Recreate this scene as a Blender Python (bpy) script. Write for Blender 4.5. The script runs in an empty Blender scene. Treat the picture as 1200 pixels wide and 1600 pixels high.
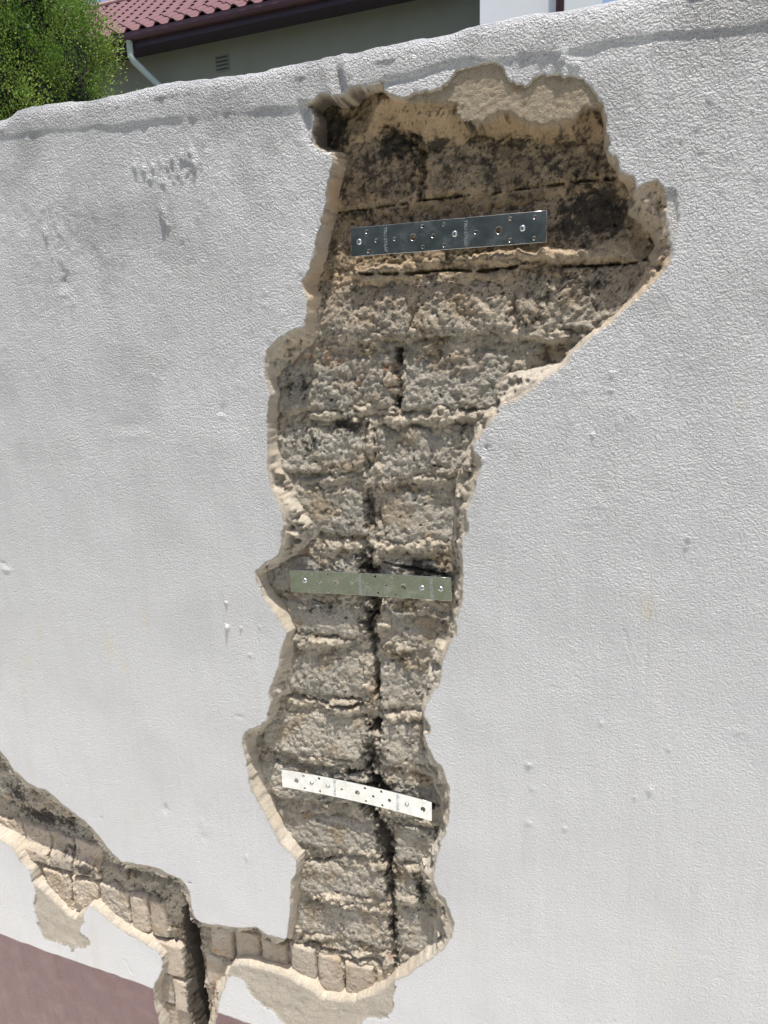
import bpy, math, random
import numpy as np
from mathutils import Matrix, Vector

scene = bpy.context.scene
EYE = 1.78                      # eye height above the paving; the wall face is the plane y = 0

# ------------------------------------------------------------------ camera
cam_data = bpy.data.cameras.new('camera')
cam = bpy.data.objects.new('camera', cam_data)
scene.collection.objects.link(cam)
cam_data.sensor_fit = 'VERTICAL'
cam_data.sensor_height = 36.0
cam_data.lens = 24.975
cam_data.clip_start = 0.05
cam_data.clip_end = 2000
ROT = Matrix(((0.93496096, -0.05555474, 0.35037362),
              (0.35338706, 0.23236718, -0.90615842),
              (-0.03107394, 0.97104025, 0.23688656)))
cam.matrix_world = Matrix.Translation((0, -1.0, EYE)) @ ROT.to_4x4()
scene.camera = cam

# ------------------------------------------------------------------ sky, sun, exposure
LIGHT = Vector((-0.14, 0.17, -1.0)).normalized()      # the way the sunlight travels
world = bpy.data.worlds.new('World')
scene.world = world
world.use_nodes = True
wn = world.node_tree
wn.nodes.clear()
sky = wn.nodes.new('ShaderNodeTexSky')
sky.sky_type = 'NISHITA'
sky.sun_disc = False
sky.sun_elevation = math.asin(-LIGHT.z)
sky.sun_rotation = math.atan2(-LIGHT.x, -LIGHT.y)
sky.air_density = 1.0
sky.dust_density = 4.0
bg = wn.nodes.new('ShaderNodeBackground')
bg.inputs['Strength'].default_value = 0.14
wo = wn.nodes.new('ShaderNodeOutputWorld')
wn.links.new(sky.outputs[0], bg.inputs[0])
wn.links.new(bg.outputs[0], wo.inputs[0])
sun_data = bpy.data.lights.new('sun', 'SUN')
sun_data.energy = 4.9
sun_data.angle = math.radians(0.5)
sun_data.color = (1.0, 0.95, 0.87)
sun = bpy.data.objects.new('sun', sun_data)
scene.collection.objects.link(sun)
sun.rotation_euler = LIGHT.to_track_quat('-Z', 'Y').to_euler()
sun.location = (2, -3, 8)
scene.view_settings.view_transform = 'Standard'
scene.view_settings.look = 'None'
scene.view_settings.exposure = 0.38
scene.view_settings.gamma = 1.0
scene.view_settings.use_curve_mapping = False
scene.render.engine = 'CYCLES'
scene.cycles.max_bounces = 6

# measured outlines on the wall, metres: x along the wall, z relative to eye height
T = {'hole_outer': [(-0.4917, 0.3245), (-0.4766, 0.3249), (-0.4631, 0.3344), (-0.4505, 0.3311), (-0.443, 0.3261), (-0.4283, 0.3289), (-0.4108, 0.3344), (-0.3863, 0.3349), (-0.3669, 0.3345), (-0.3689, 0.3278), (-0.3581, 0.3194), (-0.3419, 0.3141), (-0.3157, 0.3159), (-0.2797, 0.317), (-0.2753, 0.3277), (-0.2641, 0.3357), (-0.2446, 0.3358), (-0.2304, 0.3345), (-0.2188, 0.3349), (-0.2057, 0.3279), (-0.199, 0.3146), (-0.1892, 0.306), (-0.1762, 0.3049), (-0.1675, 0.3102), (-0.1581, 0.3124), (-0.1463, 0.3122), (-0.1338, 0.3125), (-0.1305, 0.3049), (-0.126, 0.3085), (-0.1159, 0.3071), (-0.1066, 0.3015), (-0.1002, 0.2929), (-0.093, 0.2827), (-0.0827, 0.2686), (-0.0784, 0.256), (-0.077, 0.24), (-0.0742, 0.2274), (-0.0723, 0.2171), (-0.0627, 0.2058), (-0.0575, 0.1907), (-0.0422, 0.1847), (-0.0391, 0.1668), (-0.0319, 0.1728), (-0.0247, 0.1764), (-0.0144, 0.1769), (-0.0088, 0.1676), (-0.0039, 0.1599), (-0.0025, 0.1473), (-0.0041, 0.1379), (-0.0005, 0.1266), (0.0048, 0.1113), (0.0069, 0.0999), (0.0047, 0.0888), (0.0019, 0.0731), (-0.0093, 0.0592), (-0.0239, 0.0468), (-0.0348, 0.0356), (-0.0445, 0.0265), (-0.0588, 0.0119), (-0.0712, 0.0027), (-0.0823, -0.0035), (-0.095, -0.0155), (-0.107, -0.0268), (-0.1174, -0.0418), (-0.1357, -0.0551), (-0.1596, -0.0713), (-0.1832, -0.0888), (-0.2029, -0.096), (-0.2092, -0.1068), (-0.2201, -0.1177), (-0.2312, -0.1344), (-0.2387, -0.1456), (-0.2444, -0.155), (-0.2425, -0.1643), (-0.233, -0.1715), (-0.234, -0.1885), (-0.2397, -0.2048), (-0.2435, -0.2222), (-0.2493, -0.2409), (-0.2561, -0.2491), (-0.2523, -0.2655), (-0.2514, -0.2802), (-0.2612, -0.2939), (-0.2643, -0.3142), (-0.2614, -0.3342), (-0.2616, -0.3598), (-0.2648, -0.3964), (-0.271, -0.4149), (-0.2722, -0.4342), (-0.2733, -0.4536), (-0.286, -0.4758), (-0.2956, -0.4968), (-0.2992, -0.5306), (-0.308, -0.55), (-0.3169, -0.565), (-0.3259, -0.5802), (-0.3294, -0.5958), (-0.3242, -0.6088), (-0.3167, -0.6215), (-0.318, -0.631), (-0.328, -0.6376), (-0.3228, -0.6555), (-0.3143, -0.6764), (-0.2991, -0.6925), (-0.2905, -0.7122), (-0.2864, -0.7343), (-0.2855, -0.7596), (-0.288, -0.7873), (-0.2927, -0.8096), (-0.3031, -0.8374), (-0.3114, -0.8625), (-0.313, -0.8913), (-0.3192, -0.9191), (-0.3113, -0.9339), (-0.3092, -0.9465), (-0.2954, -0.9517), (-0.2875, -0.9733), (-0.2819, -0.9956), (-0.2868, -1.0269), (-0.3012, -1.0575), (-0.3218, -1.0824), (-0.3465, -1.109), (-0.3654, -1.1327), (-0.382, -1.1471), (-0.3948, -1.1574), (-0.4174, -1.1875), (-0.451, -1.2161), (-0.4812, -1.2408), (-0.5198, -1.255), (-0.5547, -1.2601), (-0.5707, -1.2472), (-0.5956, -1.2389), (-0.6166, -1.2339), (-0.6525, -1.2307), (-0.6926, -1.2351), (-0.7196, -1.2348), (-0.7557, -1.2471), (-0.7651, -1.2649), (-0.7719, -1.2868), (-0.7809, -1.3147), (-0.8, -1.3634), (-0.8137, -1.4196), (-0.8353, -1.5335), (-0.9572, -1.584), (-0.9647, -1.4778), (-0.9698, -1.4493), (-0.9732, -1.4222), (-0.9679, -1.3816), (-0.9573, -1.3536), (-0.9379, -1.3211), (-0.9349, -1.2845), (-0.9553, -1.2727), (-0.9763, -1.2644), (-1.001, -1.2572), (-1.028, -1.2523), (-1.0511, -1.2426), (-1.0739, -1.2293), (-1.0967, -1.2158), (-1.1209, -1.2095), (-1.1571, -1.2513), (-1.1746, -1.2672), (-1.1958, -1.2597), (-1.2224, -1.2397), (-1.2492, -1.2197), (-1.2728, -1.202), (-1.2846, -1.1932), (-1.2871, -1.1661), (-1.307, -1.149), (-1.3238, -1.1259), (-1.3396, -1.1077), (-1.3658, -1.1006), (-1.4245, -1.0928), (-1.5063, -1.0883), (-1.6092, -1.0701), (-1.7205, -1.0667), (-1.8156, -1.0329), (-1.8837, -0.9812), (-1.8962, -0.9292), (-1.7966, -0.8932), (-1.6768, -0.8342), (-1.5608, -0.8043), (-1.4471, -0.7596), (-1.3791, -0.8049), (-1.3133, -0.8544), (-1.3014, -0.8695), (-1.2831, -0.8992), (-1.2488, -0.924), (-1.2241, -0.9298), (-1.1987, -0.9306), (-1.1757, -0.943), (-1.1463, -0.9585), (-1.1206, -0.9731), (-1.1009, -0.9811), (-1.0824, -0.9956), (-1.0648, -1.015), (-1.0523, -1.0341), (-1.0345, -1.0518), (-1.0132, -1.0686), (-0.9834, -1.0606), (-0.9534, -1.0588), (-0.93, -1.0556), (-0.9076, -1.0574), (-0.8893, -1.0648), (-0.8642, -1.0672), (-0.8496, -1.077), (-0.8421, -1.0936), (-0.8428, -1.1141), (-0.8398, -1.1432), (-0.8335, -1.1571), (-0.8198, -1.1608), (-0.7806, -1.1565), (-0.7386, -1.1465), (-0.7126, -1.1399), (-0.6851, -1.1283), (-0.6712, -1.1361), (-0.6586, -1.1413), (-0.6401, -1.143), (-0.6225, -1.1358), (-0.6169, -1.1175), (-0.6082, -1.073), (-0.6039, -1.0322), (-0.5999, -0.9949), (-0.5881, -0.9816), (-0.5845, -0.948), (-0.6023, -0.9316), (-0.6177, -0.9187), (-0.6271, -0.8987), (-0.6367, -0.8801), (-0.6534, -0.8495), (-0.6653, -0.826), (-0.6716, -0.8192), (-0.6742, -0.7857), (-0.6768, -0.7525), (-0.6836, -0.7218), (-0.6762, -0.7006), (-0.664, -0.6853), (-0.6503, -0.6815), (-0.6363, -0.6738), (-0.6249, -0.6641), (-0.6207, -0.6442), (-0.6153, -0.6243), (-0.6178, -0.6072), (-0.6082, -0.5832), (-0.5974, -0.5595), (-0.589, -0.5315), (-0.5823, -0.5102), (-0.5732, -0.4876), (-0.582, -0.4709), (-0.5932, -0.4546), (-0.6022, -0.4415), (-0.6125, -0.4297), (-0.6236, -0.3959), (-0.6248, -0.3799), (-0.6072, -0.3635), (-0.5816, -0.35), (-0.5713, -0.3269), (-0.5699, -0.308), (-0.5629, -0.2933), (-0.5663, -0.275), (-0.5722, -0.2579), (-0.5802, -0.2379), (-0.5859, -0.2189), (-0.5863, -0.1797), (-0.5836, -0.1452), (-0.5823, -0.1143), (-0.5772, -0.094), (-0.5739, -0.0809), (-0.5783, -0.0638), (-0.5794, -0.0489), (-0.5789, -0.0291), (-0.5742, -0.0135), (-0.562, -0.0022), (-0.5467, 0.007), (-0.5294, 0.017), (-0.5172, 0.0185), (-0.5083, 0.021), (-0.5027, 0.0405), (-0.4972, 0.0606), (-0.5028, 0.0728), (-0.5073, 0.0868), (-0.4991, 0.0973), (-0.4912, 0.1059), (-0.4852, 0.1172), (-0.4855, 0.1297), (-0.4791, 0.1487), (-0.473, 0.1648), (-0.4691, 0.1793), (-0.463, 0.1968), (-0.4603, 0.2094), (-0.4542, 0.2274), (-0.4504, 0.2429), (-0.4475, 0.2592), (-0.4722, 0.2653), (-0.4766, 0.2758), (-0.4789, 0.2868), (-0.4751, 0.3003), (-0.4748, 0.306), (-0.479, 0.3188)],
'hole_inner': [(-0.4894, 0.3256), (-0.4755, 0.3363), (-0.4556, 0.3311), (-0.4225, 0.3397), (-0.3848, 0.3402), (-0.3813, 0.3317), (-0.3664, 0.3241), (-0.3246, 0.3216), (-0.2849, 0.3225), (-0.2795, 0.334), (-0.2697, 0.3418), (-0.2369, 0.3408), (-0.2258, 0.3407), (-0.2139, 0.3337), (-0.2079, 0.3209), (-0.1952, 0.3109), (-0.1795, 0.3102), (-0.1608, 0.3172), (-0.1391, 0.3178), (-0.1341, 0.3105), (-0.1199, 0.3129), (-0.107, 0.3016), (-0.0872, 0.2735), (-0.0827, 0.2582), (-0.081, 0.2343), (-0.0757, 0.2203), (-0.0656, 0.2027), (-0.0525, 0.1863), (-0.0479, 0.1722), (-0.046, 0.1492), (-0.033, 0.1366), (-0.0181, 0.1177), (-0.0135, 0.1042), (-0.0183, 0.0929), (-0.0194, 0.0835), (-0.0292, 0.062), (-0.0402, 0.0449), (-0.0578, 0.0245), (-0.0768, 0.0095), (-0.0964, -0.0032), (-0.1144, -0.0241), (-0.1277, -0.0393), (-0.1504, -0.046), (-0.1861, -0.0507), (-0.2135, -0.0612), (-0.22, -0.073), (-0.2227, -0.0886), (-0.2349, -0.1099), (-0.2493, -0.1288), (-0.2532, -0.1498), (-0.262, -0.1625), (-0.273, -0.1939), (-0.2791, -0.2168), (-0.2793, -0.2418), (-0.2836, -0.2693), (-0.284, -0.3166), (-0.279, -0.3444), (-0.2813, -0.371), (-0.2868, -0.4058), (-0.2871, -0.4362), (-0.2959, -0.4648), (-0.3153, -0.4751), (-0.3291, -0.5142), (-0.333, -0.5493), (-0.3384, -0.597), (-0.3398, -0.6151), (-0.3381, -0.6447), (-0.343, -0.6601), (-0.3425, -0.6943), (-0.3304, -0.7227), (-0.3193, -0.7453), (-0.3093, -0.7681), (-0.3075, -0.8082), (-0.3173, -0.8466), (-0.3329, -0.8728), (-0.3488, -0.8968), (-0.3482, -0.9288), (-0.3366, -0.9512), (-0.3238, -0.9748), (-0.3205, -0.9916), (-0.3196, -1.0147), (-0.3272, -1.0407), (-0.3252, -1.0653), (-0.349, -1.0943), (-0.3786, -1.1287), (-0.3985, -1.159), (-0.4149, -1.187), (-0.438, -1.2102), (-0.4697, -1.2338), (-0.4938, -1.2564), (-0.5261, -1.265), (-0.565, -1.2791), (-0.5793, -1.2556), (-0.611, -1.2556), (-0.6296, -1.2493), (-0.6694, -1.247), (-0.7106, -1.2529), (-0.7384, -1.2542), (-0.7821, -1.2705), (-0.7901, -1.2882), (-0.7958, -1.3135), (-0.8169, -1.331), (-0.8263, -1.3599), (-0.8326, -1.4053), (-0.8556, -1.4667), (-0.8766, -1.5838), (-0.9594, -1.6182), (-0.9693, -1.5105), (-0.9707, -1.4655), (-0.9819, -1.4425), (-0.9771, -1.405), (-0.9614, -1.3641), (-0.9532, -1.3265), (-0.9599, -1.2976), (-1.0043, -1.2793), (-1.0472, -1.2704), (-1.0708, -1.2604), (-1.1068, -1.2472), (-1.1322, -1.2339), (-1.1499, -1.2287), (-1.1804, -1.2553), (-1.1996, -1.2788), (-1.2226, -1.2678), (-1.2512, -1.2442), (-1.2789, -1.2255), (-1.2936, -1.1995), (-1.3079, -1.1716), (-1.3372, -1.1495), (-1.3628, -1.128), (-1.4009, -1.1165), (-1.461, -1.1083), (-1.5448, -1.1034), (-1.6502, -1.0845), (-1.7642, -1.0807), (-1.8487, -1.0431), (-1.9074, -0.9955), (-1.9213, -0.9611), (-1.8434, -0.9302), (-1.7275, -0.8704), (-1.6078, -0.8392), (-1.4905, -0.7927), (-1.4208, -0.841), (-1.3519, -0.8868), (-1.3224, -0.9317), (-1.2852, -0.9567), (-1.2336, -0.9635), (-1.1796, -0.9921), (-1.1329, -1.0153), (-1.0957, -1.0503), (-1.0645, -1.0881), (-1.0407, -1.1048), (-0.981, -1.0952), (-0.9339, -1.0936), (-0.8891, -1.1037), (-0.8742, -1.1282), (-0.8739, -1.154), (-0.8707, -1.1823), (-0.8625, -1.1961), (-0.8435, -1.2001), (-0.7599, -1.1852), (-0.7049, -1.1663), (-0.6776, -1.1797), (-0.6493, -1.1769), (-0.6265, -1.1634), (-0.612, -1.1188), (-0.6028, -1.0663), (-0.5923, -1.013), (-0.5863, -0.9635), (-0.5949, -0.9271), (-0.6196, -0.9048), (-0.6378, -0.8696), (-0.6517, -0.8336), (-0.6645, -0.7851), (-0.6769, -0.7507), (-0.6658, -0.7175), (-0.6359, -0.6855), (-0.6144, -0.6492), (-0.6129, -0.6296), (-0.5924, -0.6174), (-0.5842, -0.5745), (-0.579, -0.5366), (-0.5729, -0.5028), (-0.5748, -0.4753), (-0.5871, -0.4528), (-0.607, -0.431), (-0.6176, -0.4024), (-0.6166, -0.3906), (-0.5835, -0.3691), (-0.5511, -0.3447), (-0.5195, -0.3199), (-0.5126, -0.3028), (-0.5231, -0.2814), (-0.5374, -0.2625), (-0.5525, -0.2392), (-0.569, -0.202), (-0.5803, -0.1595), (-0.587, -0.1227), (-0.5854, -0.0863), (-0.585, -0.0657), (-0.5661, -0.0486), (-0.548, -0.0378), (-0.53, -0.0232), (-0.5135, -0.0118), (-0.4943, 0.012), (-0.4916, 0.0406), (-0.4911, 0.067), (-0.4989, 0.0833), (-0.4891, 0.1014), (-0.4789, 0.1319), (-0.4726, 0.1684), (-0.4645, 0.203), (-0.4565, 0.237), (-0.4521, 0.2622), (-0.459, 0.2663), (-0.481, 0.2765), (-0.4841, 0.2938), (-0.4799, 0.3135)],
'bare_lower': [(-0.7714, -1.2817), (-0.7721, -1.2575), (-0.7566, -1.2249), (-0.7091, -1.2011), (-0.6499, -1.197), (-0.5931, -1.2009), (-0.5526, -1.2252), (-0.4699, -1.1958), (-0.4161, -1.1474), (-0.3908, -1.1502), (-0.3954, -1.1767), (-0.4026, -1.2044), (-0.398, -1.222), (-0.409, -1.2457), (-0.433, -1.2624), (-0.4529, -1.2654), (-0.4657, -1.2857), (-0.4766, -1.3526), (-0.6076, -1.4222), (-0.6356, -1.3592), (-0.6509, -1.3455), (-0.6676, -1.3306), (-0.6894, -1.3224), (-0.7108, -1.3074), (-0.7199, -1.2896), (-0.7338, -1.275), (-0.7535, -1.2722), (-0.7714, -1.2817)],
'bare_left': [(-1.2846, -1.1932), (-1.2447, -1.175), (-1.1801, -1.234), (-1.1197, -1.2023), (-1.1354, -1.2207), (-1.1462, -1.2411), (-1.1476, -1.2605), (-1.1597, -1.2887), (-1.1501, -1.298), (-1.1409, -1.3091), (-1.1391, -1.3208), (-1.1586, -1.3378), (-1.1795, -1.3393), (-1.1975, -1.356), (-1.2089, -1.3454), (-1.2238, -1.3538), (-1.2457, -1.3465), (-1.2774, -1.3495), (-1.2894, -1.3297), (-1.2923, -1.3035), (-1.2941, -1.2825), (-1.2939, -1.261), (-1.2867, -1.2341), (-1.2783, -1.2106)],
'flake_right': [(-0.0043, 0.1657), (0.006, 0.164), (0.0103, 0.1404), (0.0127, 0.1255), (0.0094, 0.1072), (0.0077, 0.0871), (0.0047, 0.0888), (0.0018, 0.1115), (-0.0024, 0.1341)],
'scoop_left': [(-0.4965, 0.3276), (-0.4767, 0.3225), (-0.4754, 0.2962), (-0.4792, 0.2827), (-0.4722, 0.2653), (-0.4475, 0.2592), (-0.4665, 0.2596), (-0.4782, 0.266), (-0.4874, 0.2812), (-0.4941, 0.3027)],
'scoop_top': [(-0.3698, 0.328), (-0.3487, 0.3312), (-0.3216, 0.332), (-0.2778, 0.3332), (-0.248, 0.3334), (-0.2271, 0.3376), (-0.248, 0.3451), (-0.2863, 0.3449), (-0.3304, 0.3378), (-0.3668, 0.3353)],
'cap_line': [(-1.3652, 0.3707), (-1.0566, 0.3482), (-0.8547, 0.3383), (-0.6749, 0.3278), (-0.5338, 0.3226), (-0.4629, 0.3207), (-0.4044, 0.3296), (-0.3622, 0.3369), (-0.2718, 0.3339), (-0.1839, 0.3362), (-0.1414, 0.3355), (-0.0715, 0.3371), (0.0931, 0.3273), (0.2141, 0.3256)],
'cap_top': [(-1.3582, 0.3943), (-1.0503, 0.3777), (-1.0204, 0.3854), (-0.9645, 0.3885), (-0.8101, 0.3833), (-0.7318, 0.384), (-0.6684, 0.3853), (-0.5605, 0.3797), (-0.4892, 0.378), (-0.4402, 0.3786), (-0.3652, 0.3846), (-0.2773, 0.3846), (-0.195, 0.3861), (-0.1252, 0.3853), (-0.0737, 0.3891), (0.0877, 0.3904)],
'brick_quads': [[(-0.445, 0.2833), (-0.3319, 0.2812), (-0.331, 0.1941), (-0.4672, 0.191)], [(-0.3191, 0.2732), (-0.0655, 0.2517), (-0.0574, 0.1936), (-0.3187, 0.1904)], [(-0.4791, 0.184), (-0.2964, 0.1842), (-0.2927, 0.1009), (-0.4923, 0.1025)], [(-0.2927, 0.1839), (-0.0509, 0.1869), (-0.0387, 0.0942), (-0.2871, 0.1005)], [(-0.4984, 0.0917), (-0.3458, 0.0884), (-0.3479, 0.0027), (-0.4949, 0.0023)], [(-0.338, 0.0879), (-0.1968, 0.0864), (-0.1958, 0.0025), (-0.3399, 0.0015)], [(-0.1898, 0.0894), (-0.0163, 0.0849), (-0.0341, 0.0014), (-0.1886, 0.0022)], [(-0.5902, -0.027), (-0.3769, -0.0217), (-0.3773, -0.104), (-0.5946, -0.1123)], [(-0.3596, -0.023), (-0.1956, -0.0195), (-0.1946, -0.1032), (-0.3618, -0.1059)], [(-0.5965, -0.1365), (-0.4272, -0.1321), (-0.4281, -0.2055), (-0.5903, -0.2114)], [(-0.4057, -0.1318), (-0.2415, -0.1334), (-0.2464, -0.2057), (-0.4064, -0.2119)], [(-0.5923, -0.2377), (-0.4314, -0.2337), (-0.43, -0.3081), (-0.5979, -0.3118)], [(-0.4029, -0.2345), (-0.2464, -0.2322), (-0.2514, -0.3111), (-0.4014, -0.3201)], [(-0.6205, -0.3594), (-0.4407, -0.3493), (-0.441, -0.4118), (-0.6317, -0.4192)], [(-0.3979, -0.3479), (-0.2616, -0.3482), (-0.2618, -0.4032), (-0.3977, -0.4096)], [(-0.614, -0.4389), (-0.4327, -0.4336), (-0.4304, -0.4931), (-0.6122, -0.498)], [(-0.4121, -0.4359), (-0.2703, -0.4343), (-0.2748, -0.4955), (-0.4133, -0.5025)], [(-0.6016, -0.5298), (-0.4384, -0.52), (-0.4408, -0.6078), (-0.6078, -0.6134)], [(-0.4153, -0.5262), (-0.2943, -0.5264), (-0.3006, -0.6048), (-0.4161, -0.6172)], [(-0.6443, -0.6555), (-0.4384, -0.6406), (-0.4418, -0.7266), (-0.6582, -0.743)], [(-0.4145, -0.6389), (-0.3065, -0.6342), (-0.3018, -0.7082), (-0.4149, -0.7212)], [(-0.6956, -0.7722), (-0.4441, -0.7528), (-0.443, -0.8205), (-0.6876, -0.8429)], [(-0.405, -0.7497), (-0.2909, -0.7454), (-0.2916, -0.8185), (-0.4014, -0.8279)], [(-0.6403, -0.866), (-0.4266, -0.8471), (-0.4189, -0.9125), (-0.6248, -0.939)], [(-0.3971, -0.8466), (-0.2917, -0.8338), (-0.304, -0.9048), (-0.3918, -0.9189)], [(-0.6037, -0.9753), (-0.4174, -0.9436), (-0.4156, -1.0042), (-0.6082, -1.0425)], [(-0.3924, -0.9395), (-0.3411, -0.9295), (-0.318, -0.9895), (-0.3916, -1.0015)], [(-0.6159, -1.0716), (-0.4164, -1.0299), (-0.4181, -1.1228), (-0.6206, -1.1399)], [(-0.3922, -1.0227), (-0.2932, -1.0039), (-0.2939, -1.0791), (-0.3948, -1.1181)]],
'patch': [(-0.3318, 0.3531), (-0.2791, 0.3491), (-0.22, 0.3439), (-0.0784, 0.3192), (-0.0724, 0.2671), (-0.0915, 0.2718), (-0.1053, 0.2714), (-0.1143, 0.2617), (-0.1338, 0.259), (-0.1536, 0.2571), (-0.1699, 0.2613), (-0.1897, 0.272), (-0.203, 0.2811), (-0.2154, 0.2782), (-0.2323, 0.2713), (-0.2494, 0.2719), (-0.2606, 0.2748), (-0.2692, 0.2851), (-0.2657, 0.2946), (-0.2795, 0.3017), (-0.2883, 0.3013), (-0.3059, 0.3052), (-0.3329, 0.3072)],
'slope': [(-0.4117, 0.3536), (-0.2833, 0.3505), (-0.0718, 0.3193), (-0.0635, 0.2173), (-0.0874, 0.2333), (-0.1153, 0.244), (-0.1409, 0.2441), (-0.1637, 0.2422), (-0.1847, 0.2553), (-0.2057, 0.2594), (-0.2314, 0.2547), (-0.2531, 0.2588), (-0.2708, 0.2546), (-0.3133, 0.2515), (-0.3297, 0.2614), (-0.3461, 0.2771), (-0.3665, 0.2868), (-0.3856, 0.2859), (-0.4002, 0.2827), (-0.4148, 0.2829)],
'smears': [(-0.3784, 0.3048, 0.03, 0.012, -5, 0.012), (-0.3276, 0.2662, 0.014, 0.01, 40, 0.012), (-0.2331, 0.2259, 0.06, 0.005, -8, 0.004), (-0.1537, 0.1036, 0.13, 0.009, -4, 0.018), (-0.2237, 0.1033, 0.045, 0.008, -12, 0.02), (-0.0629, 0.1038, 0.045, 0.016, -25, 0.014), (-0.3854, 0.0952, 0.06, 0.014, 0, 0.01), (-0.3097, 0.1063, 0.02, 0.01, 0, 0.012), (-0.1349, 0.0361, 0.03, 0.01, -25, 0.01), (-0.2889, 0.0099, 0.11, 0.009, 2, 0.013), (-0.1513, -0.0033, 0.07, 0.009, -6, 0.014), (-0.43, 0.0052, 0.06, 0.012, 8, 0.01), (-0.4932, 0.0311, 0.012, 0.02, -20, 0.016), (-0.385, -0.0509, 0.009, 0.022, -10, 0.016), (-0.4133, -0.1061, 0.045, 0.011, 0, 0.013), (-0.2902, -0.1198, 0.06, 0.01, 8, 0.013), (-0.4681, -0.1145, 0.06, 0.008, 3, 0.014), (-0.3, -0.1056, 0.04, 0.01, -10, 0.012), (-0.3405, -0.1203, 0.09, 0.008, 2, 0.014), (-0.4174, -0.1561, 0.009, 0.035, 3, 0.01), (-0.4117, -0.2069, 0.022175999999999998, 0.016213333333333337, 0, 0.018), (-0.3583, -0.2131, 0.07067200000000001, 0.009144, 2, 0.014), (-0.508, -0.2233, 0.040416, 0.007121333333333334, 6, 0.01), (-0.3958, -0.2166, 0.0303, 0.014233333333333332, 0, 0.015), (-0.4731, -0.3298, 0.05152, 0.010506666666666666, 6, 0.016), (-0.3395, -0.3208, 0.061835999999999995, 0.011560999999999998, 5, 0.015), (-0.5035, -0.3499, 0.025840000000000002, 0.014784, 15, 0.012), (-0.4111, -0.3425, 0.008268800000000001, 0.023232, -20, 0.014), (-0.44, -0.4424, 0.012612, 0.0217, -10, 0.014), (-0.4039, -0.4611, 0.018989999999999996, 0.032749999999999994, 0, 0.01), (-0.3651, -0.4848, 0.0424, 0.0242, 15, 0.013), (-0.5246, -0.51, 0.063648, 0.009911999999999999, 10, 0.015), (-0.562, -0.51, 0.0212, 0.013200000000000002, 10, 0.013), (-0.4393, -0.5713, 0.008584, 0.02916333333333333, -8, 0.016), (-0.4937, -0.6227, 0.0594, 0.009066666666666667, 12, 0.014), (-0.5701, -0.6328, 0.04318399999999999, 0.009061333333333334, 0, 0.014), (-0.4758, -0.6346, 0.064944, 0.009098666666666666, 15, 0.01), (-0.3628, -0.6226, 0.04876199999999999, 0.009114666666666667, 15, 0.015), (-0.5382, -0.7434, 0.05488, 0.009301333333333333, 6, 0.012), (-0.3886, -0.7197, 0.049437, 0.009314666666666667, 4, 0.013), (-0.3534, -0.7213, 0.044000000000000004, 0.009333333333333334, 6, 0.012), (-0.5238, -0.8337, 0.013339199999999999, 0.008302, 0, 0.015), (-0.4532, -0.8268, 0.013356, 0.010694999999999998, 0, 0.012), (-0.4697, -0.9189, 0.06756, 0.010889999999999999, 10, 0.013), (-0.4579, -0.9434, 0.06215, 0.012166666666666668, 12, 0.012), (-0.5606, -0.9002, 0.022400000000000003, 0.0144, 20, 0.01), (-0.5378, -0.8505, 0.03340799999999999, 0.009514666666666668, 15, 0.01), (-0.3439, -0.8272, 0.04468, 0.008365000000000001, 10, 0.012), (-0.5144, -1.033, 0.07982800000000001, 0.013574, 8, 0.016), (-0.4685, -1.0426, 0.040026, 0.011153999999999999, 5, 0.018), (-0.3779, -0.9974, 0.031948000000000004, 0.011114999999999998, 10, 0.013), (-0.37, -0.9266, 0.028275, 0.009746666666666666, 10, 0.013), (-0.5555, -1.0421, 0.045599999999999995, 0.009866666666666668, 5, 0.012), (-0.5612, -1.1409, 0.04612, 0.008785, 22, 0.018), (-0.4799, -1.1551, 0.052128, 0.00632, 20, 0.012), (-0.4141, -1.1599, 0.016267999999999998, 0.01778, 0, 0.012), (-0.6101, -1.1335, 0.0115, 0.025, 0, 0.014), (-0.3749, -1.1318, 0.016239999999999997, 0.010133333333333333, -20, 0.01), (-0.0259, 0.1474, 0.022, 0.035, 0, 0.014), (-0.0309, 0.1706, 0.02, 0.014, 0, 0.012)],
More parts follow.
